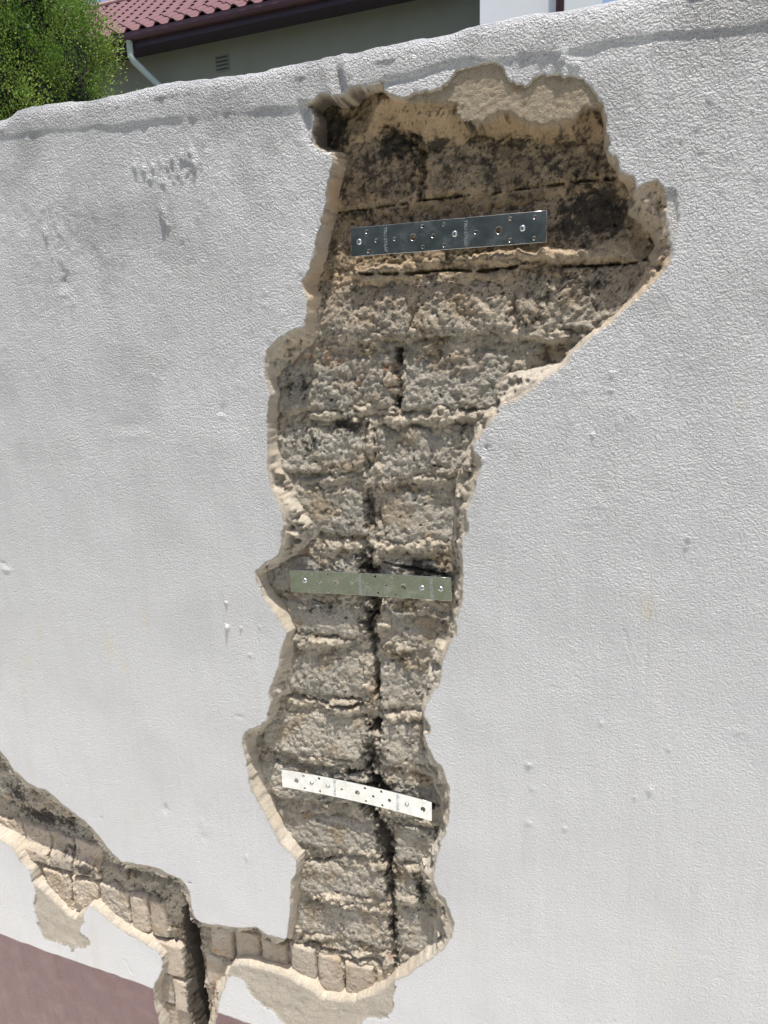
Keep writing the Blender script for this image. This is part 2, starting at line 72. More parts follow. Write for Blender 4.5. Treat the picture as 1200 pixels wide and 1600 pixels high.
'gaps': [([(-0.4801, 0.1835), (-0.4231, 0.1856), (-0.3733, 0.1864), (-0.3137, 0.1895), (-0.2334, 0.1886), (-0.1559, 0.1923), (-0.0946, 0.1932), (-0.0575, 0.1932)], 0.0014, 0.009), ([(-0.427, 0.0951), (-0.3465, 0.0912), (-0.2915, 0.0932), (-0.2514, 0.0882), (-0.2061, 0.0905), (-0.1797, 0.0947)], 0.002, 0.014), ([(-0.1281, 0.0873), (-0.0783, 0.085), (-0.0422, 0.0852), (-0.0182, 0.0899), (-0.013, 0.1083), (-0.0196, 0.1165)], 0.0018, 0.012), ([(-0.3285, 0.2529), (-0.3271, 0.2323), (-0.3287, 0.1992)], 0.005, 0.01), ([(-0.3799, 0.2834), (-0.3329, 0.2656), (-0.3288, 0.2407)], 0.008, 0.012), ([(-0.3673, -0.0182), (-0.3664, -0.0579), (-0.3696, -0.1012)], 0.005, 0.02), ([(-0.4203, -0.1263), (-0.4273, -0.1668), (-0.4176, -0.1972)], 0.0022, 0.012), ([(-0.4099, -0.1361), (-0.4096, -0.1867)], 0.0015, 0.01), ([(-0.421, -0.2284), (-0.4266, -0.2603), (-0.4187, -0.2864), (-0.4103, -0.2998)], 0.0055, 0.01), ([(-0.4304, -0.3271), (-0.4328, -0.3581), (-0.4219, -0.3715)], 0.009, 0.018), ([(-0.4011, -0.3554), (-0.3463, -0.3593), (-0.2881, -0.367)], 0.003, 0.01), ([(-0.4223, -0.4129), (-0.4202, -0.4466), (-0.4242, -0.4932)], 0.008, 0.016), ([(-0.427, -0.5052), (-0.4217, -0.5517), (-0.4208, -0.5935), (-0.4172, -0.6257)], 0.004, 0.015), ([(-0.5705, -0.6238), (-0.5321, -0.6226), (-0.5073, -0.6273), (-0.4738, -0.6254), (-0.4478, -0.6137)], 0.003, 0.014), ([(-0.4252, -0.6493), (-0.4363, -0.6887), (-0.4451, -0.7285), (-0.4328, -0.7581), (-0.4177, -0.7808)], 0.009, 0.014), ([(-0.5413, -0.7811), (-0.4645, -0.7779), (-0.3911, -0.7814), (-0.3205, -0.7885)], 0.004, 0.01), ([(-0.4823, -0.7555), (-0.4636, -0.7555), (-0.4488, -0.7589)], 0.006, 0.01), ([(-0.4474, -0.8176), (-0.4299, -0.8494), (-0.4123, -0.8785), (-0.4101, -0.9254)], 0.009, 0.018), ([(-0.4226, -0.8543), (-0.4015, -0.8892)], 0.007, 0.012), ([(-0.5754, -0.9694), (-0.5382, -0.9595), (-0.5187, -0.9444)], 0.0025, 0.012), ([(-0.4103, -0.9323), (-0.4118, -0.981), (-0.4079, -1.0178), (-0.4066, -1.0572), (-0.4092, -1.1013), (-0.4035, -1.1287)], 0.005, 0.018), ([(-0.3565, -0.9449), (-0.3497, -0.9703), (-0.3429, -0.9958)], 0.006, 0.014), ([(-0.6057, -1.1585), (-0.5875, -1.1635), (-0.5356, -1.1634), (-0.4809, -1.1604), (-0.428, -1.1636)], 0.003, 0.014), ([(-0.4053, -1.144), (-0.4051, -1.1811)], 0.004, 0.012), ([(-0.8787, -1.1832), (-0.8768, -1.2521), (-0.8773, -1.3302), (-0.8785, -1.4475), (-0.8798, -1.5691)], 0.0082, 0.014)],
'stain_shade': [(-0.3052, 0.2584, 0.027892857142857143, 0.011000000000000001, 0.9), (-0.4702, 0.3027, 0.040027428571428575, 0.046200000000000005, 1.0), (-0.4364, 0.3357, 0.049028571428571435, 0.0154, 0.8), (-0.3876, 0.3387, 0.026101428571428574, 0.0132, 0.7), (-0.4173, 0.3209, 0.042350000000000006, 0.022000000000000002, 0.6), (-0.3708, 0.2659, 0.029267857142857144, 0.0275, 0.9), (-0.343, 0.2381, 0.020648571428571433, 0.0495, 0.5), (-0.4016, 0.2232, 0.07165714285714285, 0.0385, 0.45), (-0.2379, 0.2212, 0.0132, 0.0176, 0.5), (-0.0891, 0.1532, 0.055, 0.044000000000000004, 0.95), (-0.1131, 0.1434, 0.044000000000000004, 0.0385, 0.8), (-0.1442, 0.0518, 0.066, 0.0275, 0.5), (-0.1023, 0.0661, 0.066, 0.033, 0.6), (-0.288, 0.1579, 0.066, 0.0154, 0.5), (-0.4233, 0.1821, 0.07260000000000001, 0.011000000000000001, 0.6), (-0.3613, 0.2648, 0.02907142857142857, 0.0165, 0.9), (-0.2512, 0.2719, 0.0132, 0.0088, 0.6), (-0.1489, 0.248, 0.044000000000000004, 0.011000000000000001, 0.5), (-0.5338, -0.0662, 0.051228571428571436, 0.03465, 0.55), (-0.434, -0.067, 0.036300000000000006, 0.028875, 0.4), (-0.4532, -0.1317, 0.0427625, 0.019052000000000003, 0.8), (-0.5283, -0.1587, 0.05727857142857143, 0.0301125, 0.6), (-0.2712, -0.1341, 0.022000000000000002, 0.023870000000000002, 0.5), (-0.4204, -0.2705, 0.01910857142857143, 0.0506, 0.7), (-0.4351, -0.3583, 0.024042857142857147, 0.032725, 0.8), (-0.3356, -0.3606, 0.056571428571428564, 0.015774, 0.9), (-0.4275, -0.4589, 0.023885714285714288, 0.040755, 0.8), (-0.5219, -0.4464, 0.06285714285714285, 0.021560000000000003, 0.5), (-0.3048, -0.4446, 0.022157142857142858, 0.02717, 0.4), (-0.5568, -0.4149, 0.03842142857142858, 0.03993, 0.4), (-0.4372, -0.7142, 0.029857142857142856, 0.051590000000000004, 0.7), (-0.3647, -0.6752, 0.028678571428571432, 0.017556000000000002, 0.5), (-0.581, -0.7827, 0.051228571428571436, 0.029810000000000003, 0.4), (-0.4273, -0.7764, 0.03559285714285714, 0.0375375, 0.9), (-0.3213, -0.8426, 0.013388571428571428, 0.0385, 0.6), (-0.4186, -0.8801, 0.021214285714285717, 0.0540925, 0.95), (-0.4091, -0.9733, 0.014048571428571428, 0.06336, 0.9), (-0.3473, -0.9696, 0.011314285714285714, 0.0397375, 0.9), (-0.4057, -1.0713, 0.011667857142857145, 0.06490000000000001, 0.9), (-0.6327, -0.7528, 0.026242857142857144, 0.03685, 0.5), (-0.5176, -0.8229, 0.0744857142857143, 0.015125000000000001, 0.5), (-1.3164, -0.9865, 0.048792857142857145, 0.04521000000000001, 0.7), (-1.2696, -1.0429, 0.08014285714285714, 0.024464000000000003, 0.95), (-1.194, -1.0414, 0.047142857142857146, 0.030690000000000002, 0.7), (-1.1365, -1.1356, 0.0462, 0.018843, 0.9), (-1.1869, -1.1067, 0.039089285714285715, 0.0389125, 0.6), (-0.9633, -1.1541, 0.07307142857142856, 0.015922500000000003, 0.6), (-0.9404, -1.1067, 0.08721428571428572, 0.025256000000000004, 0.3), (-0.8599, -1.2634, 0.016877142857142854, 0.09834000000000001, 0.95), (-0.8673, -1.183, 0.014142857142857143, 0.022561, 0.95), (-1.3368, -0.991, 0.016342857142857145, 0.018084000000000003, 0.6)],
'bumps': [(-0.7433, 0.2009, 0.006, 0.006, 2.6), (-0.7368, 0.1843, 0.004, 0.003, 1), (-0.6801, 0.2817, 0.006, 0.006, 1.6), (-0.6979, 0.2792, 0.004, 0.005, 2), (-0.7158, 0.2767, 0.004, 0.004, 2.2), (-0.7527, 0.2697, 0.004, 0.005, 2), (-0.7711, 0.2689, 0.004, 0.004, 2), (-0.7865, 0.2732, 0.004, 0.004, 2.2), (-0.6762, 0.2652, 0.005, 0.004, 3), (-0.7374, 0.247, 0.007, 0.003, 0.6), (-0.7608, 0.2539, 0.006, 0.003, 0.6), (-0.6929, -0.4902, 0.004, 0.006, 1), (-0.6897, -0.4438, 0.0025, 0.004, 1), (-0.6651, -0.4893, 0.0025, 0.003, 1), (-0.6512, -0.5388, 0.004, 0.002, 1), (-0.627, -0.4823, 0.002, 0.002, 1), (0.0501, -0.2718, 0.004, 0.004, 1.5), (0.0478, -0.2854, 0.003, 0.003, 1), (-0.0676, -0.2141, 0.01, -0.003, 1), (0.0097, -0.2105, 0.01, -0.003, 1), (-0.0862, -0.2702, 0.016, -0.002, 0.4), (-0.066, -0.2339, 0.01, 0.002, 0.6), (0.0236, -0.31, 0.06, -0.003, 0.5), (-0.0287, -0.3475, 0.03, 0.002, 0.7), (-0.2256, -0.1573, 0.006, -0.006, 1), (-0.233, -0.1743, 0.007, 0.005, 0.5), (-0.0954, -0.4536, 0.003, 0.003, 2), (-0.0152, -0.4499, 0.003, 0.002, 3), (-0.1215, -0.5197, 0.012, -0.002, 0.35), (-0.1566, -0.6575, 0.006, 0.004, 0.6), (-0.1499, -0.6984, 0.005, 0.003, 1), (-0.1548, -0.7627, 0.007, 0.003, 1), (-0.0987, -0.7585, 0.003, 0.004, 1.6), (0.0022, -0.6794, 0.003, 0.003, 1.6), (0.0229, -0.6628, 0.004, 0.005, 1.8), (0.0443, -0.5905, 0.004, 0.003, 1), (0.1354, -0.5489, 0.014, 0.003, 0.5), (0.1144, -0.9279, 0.006, -0.003, 0.7), (0.1393, -0.9648, 0.006, -0.003, 0.6), (-0.183, -1.1212, 0.004, -0.003, 0.6), (-0.0356, -1.1134, 0.004, -0.003, 0.6), (-0.0069, -1.0959, 0.003, 0.003, 1), (-0.6664, -0.1046, 0.008, -0.003, 1.6), (-0.6663, -0.115, 0.007, 0.002, 0.6), (-0.8669, -0.1334, 0.03, -0.002, 0.4), (-0.8417, -0.1498, 0.03, 0.002, 0.4), (-1.2049, -0.4276, 0.012, 0.004, 0.5), (-1.2108, -0.4146, 0.01, -0.003, 0.5), (-0.6825, -0.6651, 0.01, -0.002, 0.4), (-0.8787, -0.9044, 0.007, -0.005, 1.6), (-1.0499, -0.9643, 0.003, -0.004, 0.6), (-0.8393, -1.0695, 0.005, -0.004, 0.4), (-0.7893, -0.9213, 0.012, 0.002, 1.8), (-0.7894, -0.9507, 0.01, -0.002, 1), (-0.9601, 0.1119, 0.012, -0.005, 1.6), (-0.9666, 0.0913, 0.01, 0.003, 0.6), (-0.8831, 0.203, 0.006, -0.003, 2.5), (-0.988, 0.1913, 0.004, 0.003, 3), (-1.0325, 0.2205, 0.01, -0.003, 3), (-1.0746, 0.2292, 0.02, -0.003, 0.8), (-0.9071, 0.2589, 0.03, -0.002, 0.6), (-0.2271, 0.3362, 0.012, -0.003, 1), (-0.1274, 0.332, 0.01, 0.006, 1), (-0.135, 0.3261, 0.006, 0.006, 2.5), (-0.1171, 0.3199, 0.007, 0.005, 1), (-0.1308, 0.3149, 0.01, 0.003, 1.5), (-0.0502, -0.566, 0.004, 0.003, 1), (-0.6961, -0.9705, 0.004, 0.002, 2), (-0.0575, -0.0761, 0.003, 0.003, 1), (-0.079, -0.1363, 0.0025, 0.004, 1.6), (-0.0584, -0.0552, 0.003, 0.002, 1.6), (-0.2166, -0.0844, 0.012, -0.003, 2), (-0.1938, -0.1022, 0.012, -0.004, 0.8), (0.115, -0.0073, 0.03, -0.004, 2), (0.1382, -0.3718, 0.03, 0.003, 1), (0.0789, -0.4161, 0.05, -0.003, 0.5)],
'grooves': [([(-0.4433, 0.3743), (-0.44, 0.3645), (-0.4348, 0.3527), (-0.4316, 0.3412), (-0.4292, 0.3298)], 0.007, 0.006), ([(0.1193, -0.5064), (0.1338, -0.5285), (0.1386, -0.5484), (0.1491, -0.5803), (0.1599, -0.6134), (0.1636, -0.6382)], 0.002, 0.0012), ([(0.1386, -0.5484), (0.1295, -0.556)], 0.002, 0.0015), ([(-0.0956, -0.4485), (-0.0921, -0.4995)], 0.001, 0.001), ([(-0.0256, -0.4147), (-0.0103, -0.4621)], 0.002, 0.0015), ([(-1.1833, -0.6635), (-1.1422, -0.8655), (-1.1311, -0.9018)], 0.002, 0.0008), ([(-1.0409, -1.3286), (-1.0281, -1.3626)], 0.003, 0.001), ([(0.013, 0.3206), (0.0174, 0.3461)], 0.003, 0.001)],
'stains': [(-0.8747, -0.4928, 0.006, 0.025), (-1.1903, -0.6283, 0.008, 0.018), (-0.9648, -0.5629, 0.012, 0.025), (-0.9347, -0.5991, 0.008, 0.018), (-1.1423, -0.5582, 0.01, 0.02), (0.0994, -0.0943, 0.004, 0.006), (0.0041, -0.3774, 0.008, 0.02)],
'purple': [(-2.1481, -1.3895), (-1.4259, -1.3822), (-0.7172, -1.3825), (0.2423, -1.4027)],
'orange': [(-0.1937, 0.3055, 0.01, 0.008), (-0.1794, 0.2909, 0.006, 0.005), (-0.387, -0.0448, 0.012, 0.012), (-0.4709, -0.0271, 0.02, 0.012), (-0.5257, -0.0211, 0.02, 0.015), (-0.4294, -0.0566, 0.012, 0.014), (-0.3826, -0.0667, 0.006, 0.015), (-0.8225, -1.3588, 0.018, 0.03), (-0.8135, -1.3983, 0.012, 0.03), (-0.7842, -1.2487, 0.012, 0.01), (-0.8186, -1.2436, 0.03, 0.008), (-0.6409, -1.2214, 0.01, 0.012), (-0.4104, -1.136, 0.008, 0.006), (-1.348, -1.0035, 0.008, 0.03)],
'strap1': [(-0.431, 0.1576), (-0.1517, 0.1573), (-0.1475, 0.1184), (-0.4307, 0.1187)],
'strap2': [(-0.5666, -0.3776), (-0.2831, -0.364), (-0.2845, -0.4033), (-0.568, -0.4146)],
'strap3': [(-0.6084, -0.7647), (-0.3206, -0.77), (-0.3212, -0.8054), (-0.6112, -0.803)]}

# ------------------------------------------------------------------ helpers
def link(o, parent=None):
    scene.collection.objects.link(o)
    if parent is not None:
        o.parent = parent
    return o

def empty(name, loc=(0, 0, 0), label=None, cat=None, group=None):
    o = bpy.data.objects.new(name, None)
    o.location = loc
    o.empty_display_size = 0.1
    link(o)
    if label: o['label'] = label
    if cat: o['category'] = cat
    if group: o['group'] = group
    return o

def mesh_np(name, co, faces, mat, attrs=None, smooth=True):
    me = bpy.data.meshes.new(name)
    co = np.ascontiguousarray(co, dtype=np.float32)
    faces = np.ascontiguousarray(faces, dtype=np.int32)
    k = faces.shape[1]
    me.vertices.add(len(co)); me.vertices.foreach_set('co', co.ravel())
    me.loops.add(faces.size); me.loops.foreach_set('vertex_index', faces.ravel())
    me.polygons.add(len(faces))
    me.polygons.foreach_set('loop_start', np.arange(0, faces.size, k, dtype=np.int32))
    me.polygons.foreach_set('loop_total', np.full(len(faces), k, dtype=np.int32))
    me.polygons.foreach_set('use_smooth', np.full(len(faces), smooth))
    me.update(calc_edges=True)
    for an, av in (attrs or {}).items():
        av = np.asarray(av, dtype=np.float32)
        if av.ndim == 2:
            c = np.ones((len(co), 4), np.float32); c[:, :3] = av
            a = me.color_attributes.new(an, 'FLOAT_COLOR', 'POINT'); a.data.foreach_set('color', c.ravel())
        else:
            a = me.attributes.new(an, 'FLOAT', 'POINT'); a.data.foreach_set('value', av.ravel())
    if mat: me.materials.append(mat)
    return me

def grid_faces(nx, nz, keep=None):
    i = np.arange(nx - 1)[None, :]; j = np.arange(nz - 1)[:, None]
    a = (j * nx + i)
    f = np.stack([a, a + 1, a + nx + 1, a + nx], -1).reshape(-1, 4)
    if keep is not None:
        kv = keep.ravel()
        f = f[kv[f].all(1)]
    return f

def compact(co, f, attrs):
    used = np.zeros(len(co), bool); used[f.ravel()] = True
    idx = np.cumsum(used) - 1
    return co[used], idx[f], {k: v[used] for k, v in attrs.items()}

def box(name, x0, x1, y0, y1, z0, z1, mat, parent=None):
    v = [(x, y, z) for x in (x0, x1) for y in (y0, y1) for z in (z0, z1)]
    f = [(0, 1, 3, 2), (4, 6, 7, 5), (0, 4, 5, 1), (2, 3, 7, 6), (0, 2, 6, 4), (1, 5, 7, 3)]
    me = bpy.data.meshes.new(name); me.from_pydata(v, [], f); me.materials.append(mat)
    return link(bpy.data.objects.new(name, me), parent)

def sm(a, b, x):
    t = np.clip((x - a) / (b - a), 0, 1)
    return t * t * (3 - 2 * t)

def _h(ix, iy, seed):
    n = (ix.astype(np.int64) * 374761393 + iy.astype(np.int64) * 668265263 + seed * 974634777) & 0x7fffffff
    n = ((n ^ (n >> 13)) * 1274126177) & 0x7fffffff
    n = n ^ (n >> 16)
    return (n & 0xffff).astype(np.float32) / 65535.0

def vnoise(x, y, seed=0):
    """gradient noise, about -1..1"""
    x = x.astype(np.float32); y = y.astype(np.float32)
    ix = np.floor(x); iy = np.floor(y); fx = x - ix; fy = y - iy
    ix = ix.astype(np.int64); iy = iy.astype(np.int64)
    u = fx * fx * fx * (fx * (fx * 6 - 15) + 10); v = fy * fy * fy * (fy * (fy * 6 - 15) + 10)
    def g(dx, dy):
        a = _h(ix + dx, iy + dy, seed) * (2 * math.pi)
        return np.cos(a) * (fx - dx) + np.sin(a) * (fy - dy)
    n = (g(0, 0) * (1 - u) + g(1, 0) * u) * (1 - v) + (g(0, 1) * (1 - u) + g(1, 1) * u) * v
    return n * 1.5

def fbm(x, y, lam, seed=0, octv=4, gain=0.5):
    s = 0; a = 1.0; t = 0
    for o in range(octv):
        s = s + a * vnoise(x / lam + 17.3 * o, y / lam - 9.1 * o, seed + o)
        t += a; a *= gain; lam = lam / 2.07
    return s / t * 1.4

def worley(x, y, lam, seed=0):
    """distance to nearest scattered point and its random value"""
    x = x / lam; y = y / lam
    ix = np.floor(x).astype(np.int64); iy = np.floor(y).astype(np.int64)
    best = np.full(x.shape, 9.0, np.float32); val = np.zeros(x.shape, np.float32)
    for dx in (-1, 0, 1):
        for dy in (-1, 0, 1):
            cx = ix + dx; cy = iy + dy
            px = cx + _h(cx, cy, seed); py = cy + _h(cx, cy, seed + 7)
            d = ((px - x) ** 2 + (py - y) ** 2).astype(np.float32)
            m = d < best
            best = np.where(m, d, best); val = np.where(m, _h(cx, cy, seed + 13), val)
    return np.sqrt(best), val

def sdf(poly, x, z):
    """signed distance to a polygon, negative inside"""
    P = np.asarray(poly, np.float32); Q = np.roll(P, -1, 0)
    sh = x.shape; x = x.ravel().astype(np.float32); z = z.ravel().astype(np.float32)
    d2 = np.full(x.shape, 1e9, np.float32); ins = np.zeros(x.shape, bool)
    for (x0, z0), (x1, z1) in zip(P, Q):
        ex, ez = x1 - x0, z1 - z0
        t = np.clip(((x - x0) * ex + (z - z0) * ez) / (ex * ex + ez * ez + 1e-12), 0, 1)
        dx = x - x0 - t * ex; dz = z - z0 - t * ez
        d2 = np.minimum(d2, dx * dx + dz * dz)
        if z0 != z1:
            c = (z0 <= z) != (z1 <= z)
            ins ^= c & (x < x0 + (z - z0) * ex / ez)
    d = np.sqrt(d2)
    return np.where(ins, -d, d).reshape(sh)

def dline(pts, x, z):
    d2 = np.full(x.shape, 1e9, np.float32)
    for (x0, z0), (x1, z1) in zip(pts[:-1], pts[1:]):
        ex, ez = x1 - x0, z1 - z0
        t = np.clip(((x - x0) * ex + (z - z0) * ez) / (ex * ex + ez * ez + 1e-12), 0, 1)
        d2 = np.minimum(d2, (x - x0 - t * ex) ** 2 + (z - z0 - t * ez) ** 2)
    return np.sqrt(d2)

def mix(a, b, t):
    t = t[..., None] if np.ndim(t) else t
    return a * (1 - t) + np.asarray(b, np.float32) * t

# ------------------------------------------------------------------ materials
def new_mat(name):
    m = bpy.data.materials.new(name); m.use_nodes = True
    nt = m.node_tree; b = nt.nodes['Principled BSDF']
    return m, nt, b

def nd(nt, t, **kw):
    n = nt.nodes.new(t)
    for k, v in kw.items():
        if k in n.inputs: n.inputs[k].default_value = v
        else: setattr(n, k, v)
    return n

def math_n(nt, op, a, b=None):
    n = nt.nodes.new('ShaderNodeMath'); n.operation = op
    for i, s in enumerate((a, b)):
        if s is None: continue
        if isinstance(s, (int, float)): n.inputs[i].default_value = s
        else: nt.links.new(s, n.inputs[i])
    return n.outputs[0]

def noise_n(nt, scale, detail=3, rough=0.55, vec=None, dist=0.0):
    n = nt.nodes.new('ShaderNodeTexNoise')
    n.inputs['Scale'].default_value = scale; n.inputs['Detail'].default_value = detail
    n.inputs['Roughness'].default_value = rough; n.inputs['Distortion'].default_value = dist
    if vec is not None: nt.links.new(vec, n.inputs['Vector'])
    return n

def simple_mat(name, col, rough=0.7, var=0.15, scale=8.0, bump=0.0, metallic=0.0):
    m, nt, b = new_mat(name)
    g = nt.nodes.new('ShaderNodeTexCoord').outputs['Object']
    n = noise_n(nt, scale, 5, vec=g)
    r = nt.nodes.new('ShaderNodeValToRGB')
    r.color_ramp.elements[0].position = 0.3; r.color_ramp.elements[1].position = 0.7
    r.color_ramp.elements[0].color = (*[c * (1 - var) for c in col], 1)
    r.color_ramp.elements[1].color = (*[min(1, c * (1 + var)) for c in col], 1)
    nt.links.new(n.outputs['Fac'], r.inputs[0]); nt.links.new(r.outputs[0], b.inputs['Base Color'])
    b.inputs['Roughness'].default_value = rough; b.inputs['Metallic'].default_value = metallic
    if bump:
        n2 = noise_n(nt, scale * 12, 4, vec=g)
        bp = nd(nt, 'ShaderNodeBump'); bp.inputs['Distance'].default_value = bump; bp.inputs['Strength'].default_value = 1
        nt.links.new(n2.outputs['Fac'], bp.inputs['Height']); nt.links.new(bp.outputs[0], b.inputs['Normal'])
    return m

def mat_plaster():
    m, nt, b = new_mat('painted_plaster')
    L = nt.links
    geo = nt.nodes.new('ShaderNodeNewGeometry').outputs['Position']
    col = nd(nt, 'ShaderNodeAttribute', attribute_name='col')
    tex = nd(nt, 'ShaderNodeAttribute', attribute_name='tex').outputs['Fac']
    pnt = nd(nt, 'ShaderNodeAttribute', attribute_name='paint').outputs['Fac']
    # painted stipple: coarse near the top of the wall, finer towards the foot
    n1 = noise_n(nt, 250, 4, 0.68, geo, 0.0)
    n2 = noise_n(nt, 330, 3, 0.6, geo, 0.3)
    n3 = noise_n(nt, 60, 3, 0.55, geo)
    def voro(sc, amp):
        wv = nt.nodes.new('ShaderNodeVectorMath'); wv.operation = 'MULTIPLY_ADD'
        wn_ = noise_n(nt, 60, 2, 0.6, geo); L.new(wn_.outputs['Color'], wv.inputs[0]); wv.inputs[1].default_value = (0.012,) * 3; L.new(geo, wv.inputs[2])
        vo = nt.nodes.new('ShaderNodeTexVoronoi'); vo.feature = 'F1'; vo.inputs['Scale'].default_value = sc
        L.new(wv.outputs[0], vo.inputs['Vector'])
        return math_n(nt, 'MULTIPLY', vo.outputs['Distance'], -amp)
    hv = voro(330, 0.0034)
    hv = math_n(nt, 'ADD', hv, math_n(nt, 'MULTIPLY', n1.outputs['Fac'], 0.0070))
    hp = math_n(nt, 'ADD', hv,
                math_n(nt, 'MULTIPLY', n2.outputs['Fac'], 0.0018))
    hp = math_n(nt, 'MULTIPLY', math_n(nt, 'ADD', hp, math_n(nt, 'MULTIPLY', n3.outputs['Fac'], 0.0022)), tex)
    n4 = noise_n(nt, 420, 5, 0.7, geo)
    hm = math_n(nt, 'MULTIPLY', n4.outputs['Fac'], 0.0040)
    mixh = nt.nodes.new('ShaderNodeMix'); mixh.data_type = 'FLOAT'
    L.new(pnt, mixh.inputs[0]); L.new(hm, mixh.inputs[2]); L.new(hp, mixh.inputs[3])
    bp = nd(nt, 'ShaderNodeBump'); bp.inputs['Distance'].default_value = 1.0; bp.inputs['Strength'].default_value = 1.0
    L.new(mixh.outputs[0], bp.inputs['Height'])
    L.new(bp.outputs[0], b.inputs['Normal'])
    n5 = noise_n(nt, 260, 4, 0.7, geo)
    mr = nt.nodes.new('ShaderNodeMapRange'); mr.inputs[1].default_value = 0.3; mr.inputs[2].default_value = 0.7
    mr.inputs[3].default_value = 0.82; mr.inputs[4].default_value = 1.1
    L.new(n5.outputs['Fac'], mr.inputs[0])
    one = nt.nodes.new('ShaderNodeMix'); one.data_type = 'FLOAT'; one.inputs[3].default_value = 1.0
    L.new(pnt, one.inputs[0]); L.new(mr.outputs[0], one.inputs[2])
    vm = nt.nodes.new('ShaderNodeVectorMath'); vm.operation = 'SCALE'
    L.new(col.outputs['Color'], vm.inputs[0]); L.new(one.outputs[0], vm.inputs['Scale'])
    L.new(vm.outputs[0], b.inputs['Base Color'])
    rr = nt.nodes.new('ShaderNodeMix'); rr.data_type = 'FLOAT'
    rr.inputs[2].default_value = 0.92; rr.inputs[3].default_value = 0.32
    L.new(pnt, rr.inputs[0]); L.new(rr.outputs[0], b.inputs['Roughness'])
    b.inputs['Specular IOR Level'].default_value = 0.35
    return m

def mat_rock(name, bumpd=0.0030, speck=0.35):
    m, nt, b = new_mat(name)
    L = nt.links
    geo = nt.nodes.new('ShaderNodeNewGeometry').outputs['Position']
    col = nd(nt, 'ShaderNodeAttribute', attribute_name='col')
    n1 = noise_n(nt, 400, 5, 0.72, geo, 0.0)
    n2 = noise_n(nt, 170, 4, 0.65, geo, 0.0)
    h = math_n(nt, 'ADD', math_n(nt, 'MULTIPLY', n1.outputs['Fac'], bumpd),
               math_n(nt, 'MULTIPLY', n2.outputs['Fac'], bumpd * 1.3))
    bp = nd(nt, 'ShaderNodeBump'); bp.inputs['Distance'].default_value = 1.0; bp.inputs['Strength'].default_value = 1.0
    L.new(h, bp.inputs['Height']); L.new(bp.outputs[0], b.inputs['Normal'])
    n3 = noise_n(nt, 520, 5, 0.75, geo)
    mr = nt.nodes.new('ShaderNodeMapRange'); mr.inputs[1].default_value = 0.32; mr.inputs[2].default_value = 0.66
    mr.inputs[3].default_value = 1 - speck; mr.inputs[4].default_value = 1 + speck * 0.6
    L.new(n3.outputs['Fac'], mr.inputs[0])
    vm = nt.nodes.new('ShaderNodeVectorMath'); vm.operation = 'SCALE'
    L.new(col.outputs['Color'], vm.inputs[0]); L.new(mr.outputs[0], vm.inputs['Scale'])
    L.new(vm.outputs[0], b.inputs['Base Color'])
    b.inputs['Roughness'].default_value = 0.95
    b.inputs['Specular IOR Level'].default_value = 0.2
    return m

M_plaster = mat_plaster()
M_rock = mat_rock('cement_brick', 0.0062, 0.38)
M_mortar = mat_rock('sand_mortar', 0.0050, 0.28)
M_rib = mat_rock('smooth_brick', 0.0028, 0.20)

# ------------------------------------------------------------------ ground
M_lawn = simple_mat('lawn', (0.088, 0.100, 0.062), 0.95, 0.35, 6)
M_pave = simple_mat('pale_paving', (0.64, 0.635, 0.61), 0.85, 0.10, 5, 0.002)
def sheet(name, x0, x1, y0, y1, z, mat):
    me = bpy.data.meshes.new(name)
    me.from_pydata([(x0, y0, z), (x1, y0, z), (x1, y1, z), (x0, y1, z)], [], [(0, 1, 2, 3)])
    me.materials.append(mat)
    o = link(bpy.data.objects.new(name, me)); o['kind'] = 'structure'
    return o
sheet('ground', -400, 400, -400, 400, -0.008, M_lawn)
sheet('pavement', -14, 12, -1.75, 0.02, 0.0, M_pave)

# ------------------------------------------------------------------ the wall
wall = empty('garden_wall', (0, 0, 0), 'long white plastered garden wall with a tall jagged hole hacked down to its bricks', 'wall')

def edge_noise(x, z):
    return fbm(x, z, 0.030, 31, 3) * 0.0028 + fbm(x, z, 0.008, 35, 2) * 0.0014

def tan_tone(z):
    """mortar browner up top, the warm shade there put into the colour; cream lower"""
    t = sm(-0.05, 0.16, z)
    a = np.array([0.57, 0.505, 0.410], np.float32); b_ = np.array([0.61, 0.450, 0.290], np.float32)
    return a * (1 - t[..., None]) + b_ * t[..., None]

def brick_tone(z):  # bricks likewise: warm shade of the top courses put into their brown
    t = sm(-0.05, 0.16, z)
    a = np.array([0.56, 0.520, 0.445], np.float32); b_ = np.array([0.54, 0.420, 0.290], np.float32)
    return a * (1 - t[..., None]) + b_ * t[..., None]

def stain_shade_field(x, z):  # black staining, plus the shade of deep gaps and recesses put into the colour
    s = np.zeros(x.shape, np.float32)
    for cx, cz, rx, rz, st in T['stain_shade']:
        d = ((x - cx) / rx) ** 2 + ((z - cz) / rz) ** 2
        s = np.maximum(s, st * np.exp(-d * 0.9))
    for pts, gw, gd in T['gaps']:  # shade down in the wider gaps, painted along their lines
        if gw < 0.0035: continue
        p = np.array(pts); m = (x > p[:, 0].min() - .04) & (x < p[:, 0].max() + .04) & (z > p[:, 1].min() - .04) & (z < p[:, 1].max() + .04)
        if m.any(): s[m] = np.maximum(s[m], (1.8 if gw == .0082 else 0.72 if p[:, 1].mean() < -0.72 else 0.55) * (1 if gw == .0082 else 0.45 + 0.55 * sm(-0.15, 0.25, fbm(x[m], z[m], 0.045, 191, 3))) * np.exp(-(dline(pts, x[m], z[m]) / (gw * 1.2 + 0.0060)) ** 2))
    n = fbm(x, z, 0.013, 55, 5, 0.78)
    return np.clip(sm(0.40, 0.66, s * 0.95 + n * 0.55), 0, 1)

